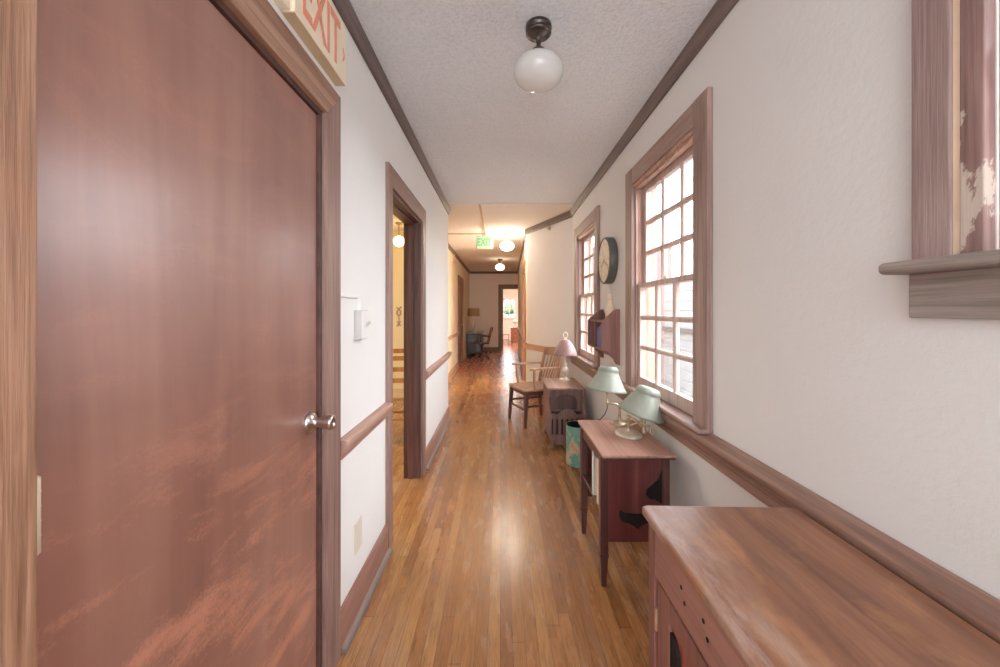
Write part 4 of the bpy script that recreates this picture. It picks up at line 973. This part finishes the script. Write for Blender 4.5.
for x in (.11, .335):
    mb = MB(o); mb.prism([(14.97, 0), (15.38, 0), (15.38, .36), (15.12, .36), (15.12, .17), (14.97, .17)], 'yz', x, x + .018); mb.build('side_panel', 'red_wood', t)
t = thing('table_lamp', 'pale round shaded lamp on the far room chest of drawers', 'table lamp', (.60, 15.1, .66))
mb = MB(); mb.lathe([(.06, 0), (.05, .015), (.012, .03), (.012, .18)], n=16); mb.build('base', 'ivory', t)
mb = MB(); mb.lathe([(.02, .14), (.09, .16), (.115, .21), (.10, .26), (.06, .30), (.02, .31)], n=24); mb.build('lamp_shade', 'clear', t)

# ------------------------------------------------------------------ side room things
t = thing('ladder_back_chair', 'orange wooden ladder back chair just inside the open doorway', 'chair', (-1.02, 4.05, 0), -PI / 2 + .1)
for y in (-.2, .2):
    mb = MB(); mb.tube([(-.2, y, 0), (-.2, y, .45), (-.25, y, .92), (-.252, y, .95)], [.018, .019, .016, .01], 10); mb.build('back_post', 'orange_wood', t)
    mb = MB(); mb.tube([(.2, y * 1.1, 0), (.2, y * 1.1, .47)], [.016, .02], 10); mb.build('leg', 'orange_wood', t)
    mb = MB(); mb.tube([(.2, y * 1.08, .2), (-.2, y, .2)], .011, 8); mb.tube([(.2, y * 1.08, .3), (-.2, y, .3)], .011, 8); mb.build('side_rung', 'orange_wood', t)
for z in (.56, .68, .80, .88):
    mb = MB(); xx = -.2 - .05 * (z - .45) / .47; mb.bar((xx, -.2, z), (xx, .2, z), .012, .05, side=(1, 0, 0)); mb.build('ladder_slat', 'orange_wood', t)
mb = MB(); mb.tube([(.2, -.21, .25), (.2, .21, .25)], .012, 8); mb.tube([(-.2, -.2, .22), (-.2, .2, .22)], .012, 8); mb.build('front_rung', 'orange_wood', t)
mb = MB(); mb.prism([(.22, -.24), (.22, .24), (-.2, .2), (-.2, -.2)], 'xy', .44, .475, .01); mb.build('seat', 'tan_shade', t)
t = thing('wall_ornament', 'small wrought ornament on the yellow wall of the side room', 'ornament', (-1.58, 6.1, 1.2))
mb = MB(); mb.tube([(.03 * math.cos(a), -.012, .09 + .045 * math.sin(a)) for a in [2 * PI * k / 20 for k in range(21)]], .009, 8); mb.tube([(-.04, -.012, .17), (.0, -.012, .15), (.04, -.012, .18)], .008, 8); mb.build('scroll', 'clock_mark', t)
mb = MB(); mb.bar((-.03, -.01, -.12), (.03, -.01, -.05), .01, .012, side=(0, 1, 0)); mb.bar((.03, -.01, -.12), (-.03, -.01, -.05), .01, .012, side=(0, 1, 0)); mb.tube([(0, -.012, .03), (0, -.012, -.06)], .006, 8); mb.build('cross', 'clock_mark', t)

# ------------------------------------------------------------------ light
wd = bpy.data.worlds.new('sky'); S.world = wd; wd.use_nodes = True
bg = wd.node_tree.nodes['Background']; bg.inputs[0].default_value = (0.93, 0.96, 1.0, 1); bg.inputs[1].default_value = 14.0

def area(name, loc, rot, sx, sy, power, col=(1, 1, 1), portal=False):
    l = bpy.data.lights.new(name, 'AREA'); l.shape = 'RECTANGLE'; l.size = sx; l.size_y = sy; l.energy = power; l.color = col
    if portal: l.cycles.is_portal = True
    o = bpy.data.objects.new(name, l); COL.objects.link(o); o.location = loc; o.rotation_euler = rot
    return o
for i, (a, b, z0, z1) in enumerate((W1 + (WZ0, WZ1), W2 + (WZ0, WZ1), W3 + (1.42, WZ1))):
    area('window_portal', (XR + .17, (a + b) / 2, (z0 + z1) / 2), (0, PI / 2, 0), z1 - z0, b - a, 1, portal=True)
area('window_portal', (.40, 17.15, 1.4), (-PI / 2, 0, 0), .52, .79, 1, portal=True)
area('rear_hall_fill', (.1, -2.3, 1.5), (PI / 2, 0, 0), 1.3, 1.9, 48, (.90, .95, 1.0))  # soft fill added behind the camera, not a hall lamp
area('rear_ceiling_fill', (.1, -1.2, CZ - .05), (0, 0, 0), 1.0, 1.6, 18, (.90, .95, 1.0))  # added ceiling fill, out of view behind the camera
area('far_room_fill', (.8, 14.5, CZ - .05), (0, 0, 0), 1.5, 1.5, 70, (1.0, .96, .92))  # added area light without a fixture, brightens the far room
area('closet_fill', (1.2, 6.95, 1.3), (0, PI / 2, 0), 1.8, .7, 42, (1.0, .92, .82))  # added inside the closet so its spill brightens the far left wall
area('side_room_fill', (-2.2, 3.6, CZ - .05), (0, 0, 0), 1.2, 1.2, 42, (1.0, .93, .80))  # unseen area light added to lift the side room walls

# ------------------------------------------------------------------ camera
cam = bpy.data.cameras.new('camera'); co = bpy.data.objects.new('camera', cam); COL.objects.link(co)
co.location = (0, 0, 1.33); co.rotation_euler = (PI / 2, 0, 0)
cam.sensor_width = 36; cam.lens = 14.04; cam.shift_y = -0.0235; cam.clip_start = 0.01
S.camera = co
S.view_settings.view_transform = 'Standard'
S.view_settings.look = 'None'
S.view_settings.exposure = 0.35
S.view_settings.gamma = 1.15
S.cycles.diffuse_bounces = 6
